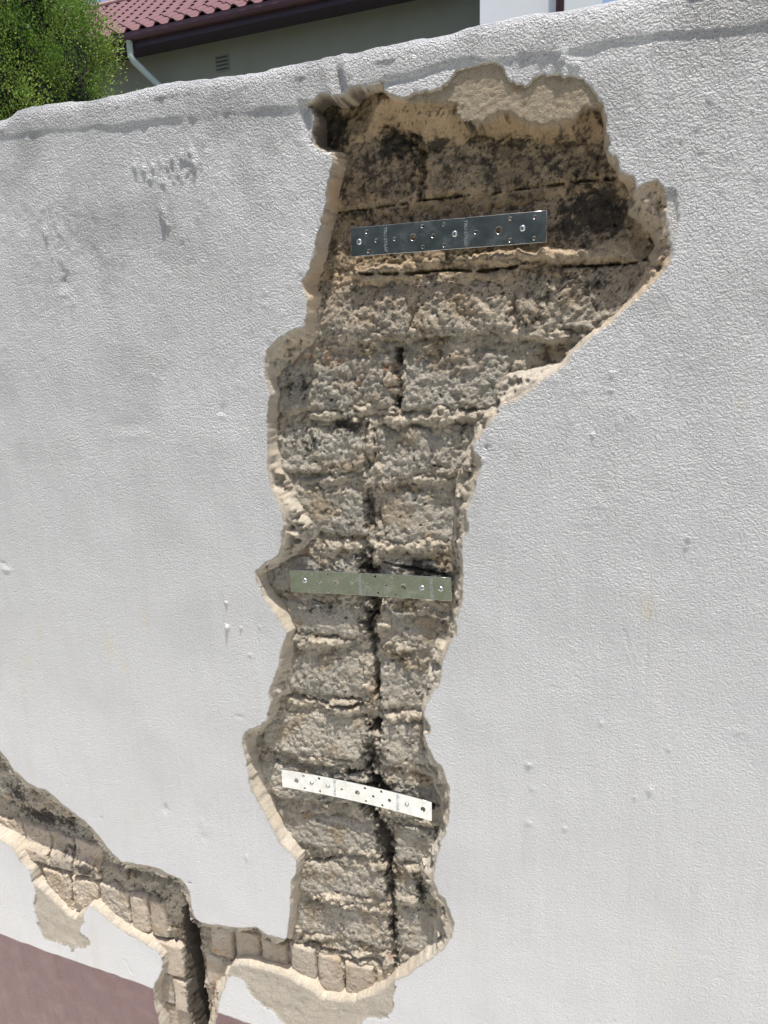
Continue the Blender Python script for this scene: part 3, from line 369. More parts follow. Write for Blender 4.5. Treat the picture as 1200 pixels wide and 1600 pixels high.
def orange_field(x, z):
    s = np.zeros(x.shape, np.float32)
    for cx, cz, rx, rz in T['orange']:
        s = np.maximum(s, np.exp(-(((x - cx) / rx) ** 2 + ((z - cz) / rz) ** 2)))
    return s * sm(-0.2, 0.5, fbm(x, z, 0.012, 77, 3))

def build_plaster():
    xs = np.concatenate([np.arange(-3.2, -2.0, 0.04), np.arange(-2.0, -1.52, 0.0042), np.arange(-1.52, -0.74, 0.0027),
                         np.arange(-0.74, 0.10, 0.0020), np.arange(0.10, 0.27, 0.004), np.arange(0.27, 2.0, 0.04)])
    zs = np.concatenate([np.arange(-EYE, -1.50, 0.006), np.arange(-1.50, 0.36, 0.0023), np.arange(0.36, 0.43, 0.0020),
                         np.linspace(0.435, 0.62, 24), np.linspace(0.66, 2.7, 14)])
    X, S = np.meshgrid(xs.astype(np.float32), zs.astype(np.float32))
    nz, nx = X.shape
    r = 0.023; thick = 0.20
    ct = np.array(T['cap_top']); ztop = np.interp(xs, ct[:, 0], ct[:, 1]) + 0.002 * np.sin(xs * 23)
    s0 = (ztop - r)[None, :].astype(np.float32) + 0 * X
    cl = np.array(T['cap_line']); zc = np.interp(xs, cl[:, 0], cl[:, 1]).astype(np.float32)[None, :]
    over = S - s0
    # the hole
    en = edge_noise(X, S)
    near = (X > -2.0) & (X < 0.09) & (S < 0.40)
    dO = np.full(X.shape, 1.0, np.float32); dI = np.full(X.shape, 1.0, np.float32)
    dO[near] = sdf(T['hole_outer'], X[near], S[near])
    dI[near] = sdf(T['hole_inner'], X[near], S[near])
    chips, chv = worley(X + 0.003 * fbm(X, S, 0.02, 151, 2), S, 0.017, 153)
    en = en * 0.8 + (chv - 0.5) * 0.0032 * (0.4 + 1.2 * sm(-.3, .4, fbm(X, S, 0.09, 155, 2)))
    dO = dO + en * np.exp(-np.clip(-dO, 0, 1) / 0.006)
    gz, gx = np.gradient(dO, zs.astype(np.float32), xs.astype(np.float32))
    snap = near & (np.abs(dO) < 0.0012)
    gl = np.clip(gx * gx + gz * gz, 0.25, 9)
    SX = np.where(snap, np.clip(-dO * gx / gl, -.0013, .0013), 0); SZ = np.where(snap, np.clip(-dO * gz / gl, -.0013, .0013), 0)
    dO = np.where(snap, 0.0, dO)
    dIn = dI + fbm(X, S, 0.02, 41, 3) * 0.0030
    inside = dO < 0
    w = np.maximum(dIn, 0)
    t = np.where(inside, (-dO) / (-dO + w + 1e-5), 0)
    t = np.where(inside & (dIn <= 0), 1, t)
    t = np.minimum(t, np.clip(-dO / 0.0045, 0, 1))
    lump = fbm(X, S, 0.022, 61, 4, 0.6); fine = fbm(X, S, 0.007, 66, 3, 0.6)
    TH = 0.027 + 0.005 * fbm(X, S, 0.09, 71, 2)
    fk, fkv = worley(X + 0.003 * lump, S + 0.003 * fine, 0.015, 157)
    step = 0.5 + 0.22 * lump + 0.5 * (fkv - 0.5)
    RW = np.clip((-dO + w) / 0.022, 0.28, 1)
    prof = np.clip(t ** (0.9 + 0.5 * lump * RW), 0, 1)
    step = 0.5 + (step - 0.5) * RW
    prof = prof * 0.5 + 0.5 * sm(step - 0.22, step + 0.22, t)
    wk, wkv = worley(X + 0.004 * fine, S + 0.004 * lump, 0.011, 68)
    H = np.where(inside, -TH * prof + 0.0036 * RW * sm(0.7, 0.1, wk) * (wkv - 0.35) * np.clip(t * 5, 0, 1) + RW * (lump * 0.0055 + fine * 0.0034) * np.clip(t * 4, 0, 1) * np.clip((1 - t) * 4, 0.2, 1), 0)
    H = np.where(inside & (dIn < 0), -TH - np.clip(-dIn * 5.0, 0, 0.05), H)
    H = np.where(inside, np.minimum(H, -0.0012 - np.clip(-dO * 0.6, 0, 0.002)), H)
    keep = ~(inside & (dIn < -0.008) & (dO < -0.013))
    H = np.where(inside & (dO > -0.0045), np.maximum(H, -TH * np.clip(-dO / 0.0045, 0, 1) - 0.002), H)
    # painted skin relief
    skin = np.zeros(X.shape, np.float32)
    skin += 0.0026 * fbm(X, S, 0.42, 3, 3) + 0.0007 * fbm(X * 1.0, S * 0.35, 0.075, 5, 3) + 0.0017 * fbm(X, S * 0.7, 0.19, 6, 3)
    topness = sm(-0.55, 0.28, S)
    leftness = sm(0.15, -0.9, X) if False else np.clip((-X - 0.1) / 0.8, 0, 1)
    rug = topness * (0.45 + 0.55 * sm(-0.2, 0.5, fbm(X, S, 0.16, 9, 2)))
    skin += rug * 0.0006 * fbm(X, S * 0.8, 0.022, 11, 3, 0.6)
    wd, wv = worley(X, S * 0.8, 0.016, 15)
    skin += rug * np.where(wv > 0.72, 0.0010, 0) * sm(0.5, 0.1, wd)
    # slight drips running down the face
    drip = fbm(X, S * 0.09, 0.03, 19, 3)
    skin += 0.0007 * drip
    for cx, cz, rr, hh, st in T['bumps']:
        if cx > -0.35: hh *= 0.45
        if cx < -0.6 and cz > 0.22: hh *= 0.6
        m = (np.abs(X - cx) < rr * 4) & (np.abs(S - cz) < rr * st * 5)
        d = ((X[m] - cx) / rr) ** 2 + ((S[m] - cz) / (rr * st)) ** 2
        skin[m] += (hh * 0.6 if hh < 0 or rr > .007 else hh) * np.exp(-d * 1.2) * (1 + 0.5 * fbm(X[m], S[m], rr * 1.2, 23, 2))
    pm = np.exp(-((X + 0.70) / 0.06) ** 2 - ((S - 0.262) / 0.022) ** 2) + 0.5 * np.exp(-((X + 0.95) / 0.12) ** 2 - ((S - 0.17) / 0.10) ** 2)
    skin += pm * 0.0026 * fbm(X, S * 0.7, 0.014, 181, 3, 0.65)
    for pts, gw, gd in T['grooves']:
        p = np.array(pts); m = (X > p[:, 0].min() - .04) & (X < p[:, 0].max() + .04) & (S > p[:, 1].min() - .04) & (S < p[:, 1].max() + .04)
        gd = gd * (1 if gw > .002 else .45); d = dline(pts, X[m], S[m]) + 0.0012 * fbm(X[m], S[m], 0.01, 27, 2)
        skin[m] += -gd * np.exp(-(d / gw) ** 2) + 0.35 * gd * np.exp(-((d - 2.2 * gw) / gw) ** 2)
    for key, dep, soft in (('scoop_left', 0.011, 0.022), ('scoop_top', 0.0035, 0.010)):
        m = (X > -0.62) & (X < -0.1) & (S > 0.2) & (S < 0.40)
        d = sdf(T[key], X[m], S[m])
        skin[m] += -dep * sm(0.006, -soft, d)
    wob = 0.003 * fbm(X, S * 0 + 1, 0.06, 33, 3)
    cap = sm(-0.004, 0.006, S - zc - wob) * (0.0017 + 0.0010 * fbm(X, S, 0.12, 37, 2))
    capk = sm(-1.3, -0.9, X) * 0.0 + 1
    skin += cap * capk
    paint = (~inside).astype(np.float32) * sm(0.0002, 0.0018, dO)
    # bare undercoat patches where the paint skin came away
    for key in ('bare_lower', 'bare_left'):
        m = (X > -1.5) & (X < -0.3) & (S < -1.0)
        d = sdf(T[key], X[m], S[m]) + 1.4 * en[m]
        k = sm(0.0007, -0.0007, d)
        paint[m] *= 1 - k
        skin[m] -= 0.0026 * k - k * (0.0022 * fbm(X[m], S[m], 0.045, 43, 4, 0.55) + 0.0003 * fbm(X[m], S[m], 0.006, 44, 2))
    m = (X > -0.2) & (X < 0.1) & (S > 0.0)
    d = sdf(T['flake_right'], X[m], S[m])
    kf = sm(0.001, -0.001, d + en[m] * .6); skin[m] -= 0.0022 * kf
    disp = np.where(inside, H, 0) + skin * np.where(inside, np.clip(1 - t * 3, 0, 1), 1)
    # position along the profile: face, rounded arris, top, rear arris, back
    th = np.clip(over / r, 0, math.pi / 2)
    flat = np.clip(over - r * math.pi / 2, 0, thick - 2 * r)
    th2 = np.clip((over - r * math.pi / 2 - (thick - 2 * r)) / r, 0, math.pi / 2)
    down = np.clip(over - r * math.pi - (thick - 2 * r), 0, 2.05)
    fz = np.minimum(S, s0)
    Yp = np.where(over > 0, r * (1 - np.cos(th)) + flat + r * np.sin(th2), 0)
    Zp = fz + r * np.sin(th) - r * (1 - np.cos(th2)) - down
    ang = th + th2
    ny = -np.cos(ang); nzv = np.sin(ang)
    disp = disp + (over > 0) * 0.002 * fbm(X, S, 0.05, 51, 3)
    kk = np.clip(-H / 0.008, 0, 1) * inside
    wx_ = 0.0009 * kk * fbm(H + 0.3 * X, X + S, 0.010, 141, 3); wz_ = 0.0009 * kk * fbm(H - 0.3 * S, S - X, 0.010, 145, 3)
    co = np.stack([X + wx_ + SX, Yp + ny * disp, Zp + nzv * disp + EYE + wz_ + SZ], -1).reshape(-1, 3)
    # colours
    white = np.array([0.580, 0.588, 0.605], np.float32)
    col = np.broadcast_to(white, X.shape + (3,)).copy()
    dirt = sm(0.25, 0.9, fbm(X, S * 0.12, 0.05, 81, 3)) * sm(-0.2, -0.9, S)
    col = mix(col, (0.56, 0.53, 0.50), dirt * 0.5)
    blot = sm(0.0, 0.8, fbm(X, S, 0.2, 83, 4)); col = mix(col, (0.525, 0.533, 0.55), blot * 0.6)
    vs_ = sm(0.35, 0.8, fbm(X, S * 0.05, 0.016, 161, 3)) * sm(0.3, 0.9, fbm(X, S, 0.25, 163, 2) + .55); col = mix(col, (0.53, 0.525, 0.52), vs_ * 0.45)
    for cx, cz, rx, rz in T['stains']:
        m = (np.abs(X - cx) < rx * 4) & (np.abs(S - cz) < rz * 4)
        k = np.exp(-((X[m] - cx) / rx) ** 2 - ((S[m] - cz) / rz) ** 2) * 0.6 * (0.6 + 0.4 * fbm(X[m], S[m], .006, 3, 2))
        col[m] = mix(col[m], (0.62, 0.55, 0.36), np.clip(k, 0, 1))
    band = sm(0.0012, -0.0012, S + 1.3822 + 0.0014 * fbm(X, S, 0.05, 85, 4, .65))
    pn = fbm(X, S, 0.05, 86, 4)
    purple = mix(np.broadcast_to(np.array([0.150, 0.083, 0.086], np.float32), col.shape), (0.195, 0.122, 0.122), sm(-0.1, 0.9, pn))
    sc = sm(0.55, 0.8, fbm(X * 1.0, S * 0.25, 0.012, 88, 3)); purple = mix(purple, (0.26, 0.19, 0.185), sc * 0.25)
    col = np.where(band[..., None] > 0.001, col * (1 - band[..., None]) + purple * band[..., None], col)
    sand = tan_tone(S) * (1 + 0.13 * fbm(X, S, 0.03, 89, 4)[..., None])
    sand = mix(sand, (0.56, 0.525, 0.47), sm(-0.3, 0.5, fbm(X, S, 0.10, 193, 3)) * 0.55)
    sand = mix(sand, (0.52, 0.44, 0.34), sm(-0.2, 0.5, lump) * 0.35 * sm(0.1, -0.1, S))
    grey = sm(0.1, 0.6, fbm(X, S, 0.05, 91, 3)) * 0.5 * sm(0.15, 0.0, S)
    sand = mix(sand, (0.40, 0.36, 0.30), grey)
    sf = np.zeros(X.shape, np.float32); sf[near] = stain_shade_field(X[near], S[near]); sand = mix(sand, (0.085, 0.070, 0.055), sf * 0.8 * sm(0.0, 0.1, S))  # shade under the top rim put into the reveal colour
    of = orange_field(X, S) * 0.75; sand = mix(sand, (0.42, 0.18, 0.07), of)
    bare = np.array([0.50, 0.455, 0.385], np.float32)
    pc = np.where(inside[..., None], sand, bare * (1 + 0.08 * fbm(X, S, 0.02, 93, 4)[..., None]))
    col = pc * (1 - paint[..., None]) + col * paint[..., None]
    if m.any():
        mm = (X > -0.2) & (X < 0.1) & (S > 0.0)
        c2 = col[mm]; c2 = mix(c2, (0.56, 0.55, 0.53), kf * (~inside[mm])); col[mm] = c2
    tex = 0.30 + 1.0 * sm(-0.75, 0.30, S) * (0.75 + 0.35 * fbm(X, S, 0.15, 95, 2))
    tex = tex * (0.78 + 0.75 * sm(0.0, 0.6, fbm(X, S, 0.13, 195, 4)) * topness) 
    tex = tex * (1 + 0.2 * band) * (1 + 0.35 * sm(0, 0.01, S - zc))
    # the scoops and the capping crease are trowelled smooth
    at = {'col': col.reshape(-1, 3), 'tex': tex.ravel(), 'paint': paint.ravel()}
    f = grid_faces(nx, nz, keep)
    capv = (S > zc + 0.001).ravel()
    isc = capv[f].all(1)
    for nm, ff in (('plaster', f[~isc]), ('coping', f[isc])):
        c_, f_, a_ = compact(co, ff, at)
        link(bpy.data.objects.new(nm, mesh_np(nm, c_, f_, M_plaster, a_)), wall)
build_plaster()
box('masonry_core', -3.19, 1.99, 0.085, 0.19, 0.0, EYE + 0.34, simple_mat('core_cement', (0.22, 0.19, 0.15), 0.95, 0.2, 20), wall)

# ------------------------------------------------------------------ mortar bed behind and between the bricks
def smear_h(x, z):
    h = np.zeros(x.shape, np.float32)
    for cx, cz, rx, rz, a, hh in T['smears']:
        m = (np.abs(x - cx) < rx + rz + .02) & (np.abs(z - cz) < rx + rz + .02)
        if not m.any(): continue
        ca, sa = math.cos(math.radians(a)), math.sin(math.radians(a))
        dx = x[m] - cx; dz = z[m] - cz
        u = (dx * ca + dz * sa) / rx; v = (-dx * sa + dz * ca) / rz
        n = fbm(x[m], z[m], 0.024, 101, 5, 0.68)
        q = np.sqrt(u * u + v * v) + 0.75 * n
        k_ = sm(1.30, 0.35, q)
        h[m] = np.maximum(h[m], 0.64 * hh * k_ * (0.86 + 0.30 * fbm(x[m], z[m], 0.009, 104, 3, 0.7)))
    return h

def depth_base(x, z):
    """how deep the brickwork stands behind the painted face"""
    d = np.full(x.shape, 0.027, np.float32)
    d += 0.012 * sm(0.02, 0.17, z)
    d += 0.014 * sm(-0.98, -1.04, z) * sm(-0.62, -0.74, x) * sm(-1.13, -1.11, z)
    return d

RIB_Z = -1.128
def quad_dist(X, Z):
    d = np.full(X.shape, 9.0, np.float32)
    for q in T['brick_quads']:
        a = np.array(q); x0, z0 = a.min(0) - .04; x1, z1 = a.max(0) + .04
        m = (X > x0) & (X < x1) & (Z > z0) & (Z < z1)
        if m.any(): d[m] = np.minimum(d[m], sdf(q, X[m], Z[m]))
    return np.minimum(d, 0.05)

def mortar_height(X, Z):
    l1 = fbm(X, Z, 0.035, 103, 5, 0.58); l2 = fbm(X, Z, 0.010, 107, 3, 0.6)
    dj = quad_dist(X, Z) + 0.006 * fbm(X, Z, 0.03, 131, 3)
    l3 = fbm(X, Z, 0.055, 133, 4, 0.6)
    M = -depth_base(X, Z) - 0.0042 + 0.0040 * l1 + 0.0022 * l2 + 0.0011 * fbm(X, Z, 0.0052, 137, 2, 0.7) + 0.0085 * np.clip(l3, -0.5, 1) + 0.004 * sm(0.02, 0.1, Z) - 0.010 * sm(0.004, 0.030, -dj)
    M = M + smear_h(X, Z) * (0.95 + 0.20 * l2)
    wd, wv = worley(X + l2 * .003, Z + l1 * .003, 0.009, 109)
    M = M + 0.0034 * sm(0.65, 0.1, wd) * (wv > 0.35) * sm(-0.3, 0.4, l1)
    # thin bonded undercoat up under the capping, then the brown slope below it
    dp = sdf(T['patch'], X, Z) + 0.004 * l2
    ds = sdf(T['slope'], X, Z)
    sl = -0.040 + 0.028 * sm(0.002, -0.045, ds)
    M = np.maximum(M, np.where(ds < 0.002, sl + 0.002 * l1, -1))
    M = np.where(dp < 0.006, np.where(dp < 0.001, -0.0042 + 0.0010 * fbm(X, Z, 0.0075, 111, 3, 0.8), np.maximum(M, -0.0042 - 0.030 * sm(-0.002, 0.006, dp))), M)
    for pts, gw, gd in T['gaps']:
        p = np.array(pts)
        m = (X > p[:, 0].min() - .03) & (X < p[:, 0].max() + .03) & (Z > p[:, 1].min() - .03) & (Z < p[:, 1].max() + .03)
        if not m.any(): continue
        d = dline(pts, X[m], Z[m]) + 0.0016 * fbm(X[m], Z[m], 0.02, 113, 3) + gw * 1.5 * fbm(X[m], Z[m], 0.013, 119, 3, 0.7) * (gw > .0034 and gw != .0082)
        brk = 1 if gw < .0034 or gw == .0082 else 0.30 + 0.70 * sm(-0.15, 0.25, fbm(X[m], Z[m], 0.045, 191, 3))
        M[m] -= brk * gd * sm(gw * 1.5, gw * 0.5, d + 0.0050 * np.clip(fbm(X[m], Z[m], 0.022, 117, 4, .65) + .05, 0, 1) * (gw < .004))
    # the through crack at lower left
    dc = np.abs(X + 0.868 + 0.006 * fbm(Z, Z * 0 + 3, 0.05, 115, 3)) - 0.012
    M = np.where((Z < -1.10), M - 0.045 * sm(0.004, -0.004, dc) * sm(-1.10, -1.14, Z), M)
    return M, l1, l2

def mortar_colour(X, Z, M, l1, l2):
    c = tan_tone(Z)
    sh = smear_h(X, Z); c = mix(c, (0.64, 0.565, 0.455), np.clip(sh / 0.008, 0, 1) * 0.8 * sm(0.16, 0.0, Z))  # smears paler below the top courses: their sunlit brightness put into the colour
    bw = sm(0.0, 0.5, fbm(X, Z, 0.07, 171, 4)) * (1 - np.clip(sh / 0.006, 0, 1)); c = mix(c, (0.40, 0.300, 0.190), bw * 0.75)
    bs = sm(0.22, 0.42, fbm(X, Z, 0.011, 173, 4, 0.8) + 0.22 * bw); c = mix(c, (0.07, 0.058, 0.045), bs * 0.75 * (1 - np.clip(sh / 0.006, 0, 1)))
    c = mix(c, (0.40, 0.37, 0.31), sm(0.0, 0.7, fbm(X, Z, 0.06, 121, 4)) * 0.7 * sm(0.15, 0.0, Z))
    c = c * (1 + 0.16 * fbm(X, Z, 0.02, 123, 4))[..., None]
    dp = sdf(T['patch'], X, Z)
    c = np.where((dp < 0.001)[..., None], np.array([0.50, 0.42, 0.315], np.float32) * (1 + 0.12 * l2)[..., None], c)
    c = mix(c, (0.055, 0.048, 0.040), stain_shade_field(X, Z) * 0.92)
    c = mix(c, (0.42, 0.17, 0.06), orange_field(X, Z) * 0.8)
    return np.clip(c, 0.01, 0.9)

def cavity_bounds_mask(X, Z, grow=0.012):
    return sdf(T['hole_outer'], X, Z) < grow

def build_mortar():
    for (x0, x1, z0, z1, st) in ((-0.70, 0.06, -1.60, 0.37, 0.0021), (-1.52, -0.70, -1.60, -0.85, 0.0026), (-1.99, -1.52, -1.25, -0.60, 0.0040)):
        xs = np.arange(x0, x1 + st * .5, st, dtype=np.float32); zs = np.arange(z0, z1, st, dtype=np.float32)
        if x1 < 0: xs = np.linspace(x0, x1, len(xs)).astype(np.float32)
        X, Z = np.meshgrid(xs, zs)
        keep = cavity_bounds_mask(X, Z, 0.035)
        M = np.full(X.shape, -0.06, np.float32); l1 = np.zeros_like(M); l2 = np.zeros_like(M)
        M[keep], l1[keep], l2[keep] = mortar_height(X[keep], Z[keep])
        col = np.zeros(X.shape + (3,), np.float32)
        col[keep] = mortar_colour(X[keep], Z[keep], M[keep], l1[keep], l2[keep])
        co = np.stack([X, -M, Z + EYE], -1).reshape(-1, 3)
        c_, f_, a_ = compact(co, grid_faces(len(xs), len(zs), keep), {'col': col.reshape(-1, 3)})
        link(bpy.data.objects.new('mortar', mesh_np('mortar', c_, f_, M_mortar, a_)), wall)
build_mortar()

# ------------------------------------------------------------------ bricks
rng = random.Random(4)
def build_brick(quad, seed, mat=None, rough=1.0, extra=0.0, tone=None, rnd=0.010, step=0.0020, rib=False, deep=0.022):
    q = np.array(quad, np.float32)
    x0, z0 = q.min(0) - 0.012; x1, z1 = q.max(0) + 0.012
    xs = np.arange(x0, x1, step, dtype=np.float32); zs = np.arange(z0, z1, step, dtype=np.float32)
    X, Z = np.meshgrid(xs, zs)
    s = sdf(quad, X, Z) + fbm(X, Z, 0.035, seed, 4, 0.6) * 0.0085 * min(1, rough) + fbm(X, Z, 0.008, seed + 3, 2) * 0.0016 * rough
    vis = sdf(T['hole_outer'], X, Z) < 0.02
    keep = (s < 0.004) & vis
    if not keep.any(): return None
    tiltx = (rng.random() - .5) * 0.03; tiltz = -0.035 - 0.045 * rng.random()
    if mat is not None: tiltz *= 0.4
    off = (rng.random() - .5) * 0.004
    cx, cz = q.mean(0)
    H = -depth_base(X, Z) + extra + off + tiltx * (X - cx) + tiltz * (Z - cz)
    a = fbm(X, Z, 0.045, seed + 5, 6, 0.66)
    a2 = fbm(X, Z, 0.013, seed + 6, 4, 0.7)
    lowk = 1 - 0.45 * sm(-0.1, -0.3, Z)
    H += lowk * (0.0058 * a + 0.0030 * a2 + 0.0010 * fbm(X, Z, 0.0052, seed + 7, 2, 0.7)) * rough
    wx = X + 0.006 * fbm(X, Z, 0.018, seed + 9, 3); wz = Z + 0.006 * fbm(X, Z, 0.018, seed + 11, 3)
    wd, wv = worley(wx, wz, 0.0125, seed + 1); wd2, wv2 = worley(wx, wz, 0.0065, seed + 2)
    pop = 0.30 + 0.70 * sm(-0.25, 0.30, fbm(X, Z, 0.05, seed + 21, 3))
    wd3, wv3 = worley(wx + 0.002 * a2, wz, 0.0085, seed + 4)
    pop = 0.78 * pop * (1 - 0.55 * sm(0.0, 0.12, Z))
    H += rough * pop * (0.0030 * np.sqrt(np.clip(1 - (wd / 0.8) ** 2, 0, 1)) * (0.2 + wv) + 0.0036 * np.sqrt(np.clip(1 - (wd3 / 0.75) ** 2, 0, 1)) * (0.3 + wv3) + 0.0012 * sm(0.7, 0.1, wd2)) - 0.0034 * pop * rough
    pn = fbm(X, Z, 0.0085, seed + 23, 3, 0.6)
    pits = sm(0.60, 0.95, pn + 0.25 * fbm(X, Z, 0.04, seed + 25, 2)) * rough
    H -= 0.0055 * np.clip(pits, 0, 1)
    if rib:
        u = (X - cx) / ((x1 - x0 - 0.024) / 2)
        H += 0.006 * (np.sqrt(np.clip(1 - np.clip(np.abs(u), 0, 1) ** 2.6, 0, 1)) - 1)
    edge = np.clip(s + rnd, 0, None)
    H -= (edge / rnd) ** 2 * 0.0035 + np.clip(s, 0, None) * 4.0
    H = np.where(s > 0.002, -depth_base(X, Z) - deep, H)
    c = brick_tone(Z) if tone is None else np.broadcast_to(np.array(tone, np.float32), X.shape + (3,)).copy()
    c = c * (0.88 + 0.24 * rng.random())
    gm = sm(-0.1, 0.6, fbm(X, Z, 0.045, seed + 31, 4))
    tt = tan_tone(Z)
    k = gm[..., None] * 0.6
    c = c * (1 - k) + tt * k
    c = mix(c, (0.40, 0.305, 0.195), sm(0.05, 0.55, fbm(X, Z, 0.06, seed + 43, 4)) * 0.6)
    c = mix(c, (0.60, 0.56, 0.50), sm(0.1, 0.7, fbm(X, Z, 0.02, seed + 33, 4)) * 0.4 * sm(0.12, -0.02, Z) * rough)
    c = c * (1 + 0.20 * fbm(X, Z, 0.007, seed + 35, 3) * rough)[..., None]
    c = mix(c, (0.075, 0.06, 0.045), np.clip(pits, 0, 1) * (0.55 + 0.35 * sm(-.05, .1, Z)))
    fs = fbm(X, Z, 0.009, seed + 39, 4, 0.8); c = mix(c, (0.05, 0.042, 0.034), sm(0.20, 0.42, fs + 0.15 * a) * 0.85 * sm(-.08, .1, Z) * rough)
    speck = sm(0.31, 0.62, fbm(X, Z, 0.020, seed + 37, 5, 0.78) + 0.34 * sm(0.0, 0.16, Z)) * 0.8 * rough
    c = mix(c, (0.060, 0.052, 0.042), speck)
    c = mix(c, (0.050, 0.045, 0.040), stain_shade_field(X, Z) * 0.88)
    c = mix(c, (0.42, 0.18, 0.07), orange_field(X, Z) * 0.8)
    for pts, gw, gd in ([] if mat else T['gaps']):
        p = np.array(pts)
        if p[:, 0].max() < x0 or p[:, 0].min() > x1 or p[:, 1].max() < z0 or p[:, 1].min() > z1: continue
        d = dline(pts, X, Z) + 0.0016 * fbm(X, Z, 0.02, 113, 3) + gw * 1.5 * fbm(X, Z, 0.013, 119, 3, 0.7) * (gw > .0034 and gw != .0082)
        H -= gd * 0.8 * sm(gw * 1.3, gw * 0.3, d + 0.0050 * np.clip(fbm(X, Z, 0.022, 117, 4, .65) + .05, 0, 1))
    # real depth: a skirt that closes the sides well into the bed
    co = np.stack([X, -H, Z + EYE], -1).reshape(-1, 3)
    f = grid_faces(len(xs), len(zs), keep)
    if len(f) < 8: return None
    c_, f_, a_ = compact(co, f, {'col': np.clip(c, 0.01, 0.9).reshape(-1, 3)})
    return link(bpy.data.objects.new('brick', mesh_np('brick', c_, f_, mat or M_rock, a_)), wall)

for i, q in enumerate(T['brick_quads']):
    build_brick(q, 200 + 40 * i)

def rect(x0, x1, z0, z1, j=0.003):
    return [(x0 + rng.uniform(-j, j), z1 + rng.uniform(-j, j)), (x1 + rng.uniform(-j, j), z1 + rng.uniform(-j, j)),
            (x1 + rng.uniform(-j, j), z0 + rng.uniform(-j, j)), (x0 + rng.uniform(-j, j), z0 + rng.uniform(-j, j))]

# dark courses above the ribbed course at lower left
sd = 3000
for (x0, x1, z0, z1) in ((-1.74, -1.51, -1.015, -0.925), (-1.74, -1.51, -1.115, -1.03), (-1.98, -1.75, -1.015, -0.925), (-1.50, -1.27, -1.015, -0.925), (-1.50, -1.36, -1.115, -1.03), (-1.35, -1.13, -1.115, -1.03),
                         (-1.12, -0.90, -1.115, -1.03), (-0.89, -0.70, -1.115, -1.03), (-0.69, -0.60, -1.115, -1.045)):
    build_brick(rect(x0, x1, z0, z1), sd, step=0.0026, extra=-0.002, rough=1.2); sd += 40
# the courses of ribbed bricks the diagonal cut runs along
pal = [(0.50, 0.43, 0.355), (0.47, 0.40, 0.325), (0.52, 0.445, 0.36), (0.44, 0.39, 0.33)]
i = 0
xr = -1.49
while xr < -1.17:
    wdt = 0.071 + rng.uniform(-0.006, 0.006)
    build_brick(rect(xr, xr + wdt, -1.152, -1.072, 0.003), sd, mat=M_rib, rough=0.8, tone=pal[i % 4], rnd=0.0035, extra=0.006); sd += 40
    xr += wdt + 0.005; i += 1
xr = -1.27
while xr < -0.42:
    fine_ = -1.07 < xr < -0.91
    wdt = (0.043 if fine_ else 0.056 if xr > -0.9 else 0.073) + rng.uniform(-0.005, 0.005)
    if not (-0.905 < xr + wdt / 2 < -0.845):
        build_brick(rect(xr, xr + wdt, -1.258, -1.176 if xr > -.9 else -1.166, 0.002), sd, mat=M_rib, rough=0.42 if xr > -1.07 else 0.8, tone=pal[i % 4], rnd=0.0035,
                    rib=xr > -1.07, extra=0.005 if xr > -.9 else 0.007, deep=0.02); sd += 40
    xr += wdt + 0.006; i += 1
for (x0, x1, z0, z1, t_, ex, rg) in ((-0.965, -0.893, -1.348, -1.268, 0, .012, .3), (-0.99, -0.935, -1.44, -1.358, 3, .002, .6), (-0.93, -0.888, -1.44, -1.358, 0, .012, .3),
                                    (-0.98, -0.90, -1.54, -1.445, 1, .0, .6),
                                    (-0.845, -0.775, -1.348, -1.268, 3, .000, .2), (-0.77, -0.70, -1.348, -1.268, 2, .000, .3), (-0.845, -0.80, -1.44, -1.358, 3, -.004, .6), (-0.845, -0.78, -1.55, -1.455, 1, -.006, .6)):
    build_brick(rect(x0, x1, z0, z1, .002), sd, mat=M_rib, rough=rg, tone=pal[t_], rnd=0.0035, extra=ex, step=0.0026); sd += 40
# a broken red clay piece wedged beside the crack
rb = build_brick([(-0.822, -1.36), (-0.800, -1.355), (-0.796, -1.46), (-0.815, -1.47)], sd, mat=M_rib, rough=0.6, tone=(0.40, 0.17, 0.10), extra=0.012)
if rb: rb.name = 'clay_brick_shard'; rb['label'] = 'broken piece of red clay brick'

# ------------------------------------------------------------------ galvanised straps
def mat_zinc(name, rough, tint):
    m, nt, b = new_mat(name); L = nt.links
    g = nt.nodes.new('ShaderNodeTexCoord').outputs['Object']
    b.inputs['Metallic'].default_value = 1.0
    n = noise_n(nt, 90, 5, 0.65, g); r = nt.nodes.new('ShaderNodeValToRGB')
    r.color_ramp.elements[0].position = 0.35; r.color_ramp.elements[0].color = (*[c * .82 for c in tint], 1)
    r.color_ramp.elements[1].position = 0.70; r.color_ramp.elements[1].color = (*tint, 1)
    L.new(n.outputs['Fac'], r.inputs[0]); L.new(r.outputs[0], b.inputs['Base Color'])
    n2 = noise_n(nt, 40, 4, 0.6, g)
    mr = nt.nodes.new('ShaderNodeMapRange'); mr.inputs[1].default_value = .3; mr.inputs[2].default_value = .75
    mr.inputs[3].default_value = rough * .7; mr.inputs[4].default_value = rough * 1.7
    L.new(n2.outputs['Fac'], mr.inputs[0]); L.new(mr.outputs[0], b.inputs['Roughness'])
    sc = nt.nodes.new('ShaderNodeMapping'); sc.inputs['Scale'].default_value = (6, 60, 60); L.new(g, sc.inputs[0])
    n3 = noise_n(nt, 8, 4, 0.6, sc.outputs[0])
    bp = nd(nt, 'ShaderNodeBump'); bp.inputs['Distance'].default_value = 0.0003; bp.inputs['Strength'].default_value = 0.5
    L.new(n3.outputs['Fac'], bp.inputs['Height']); L.new(bp.outputs[0], b.inputs['Normal'])
    return m
M_zinc = mat_zinc('galvanised_steel', 0.20, (0.66, 0.675, 0.67))
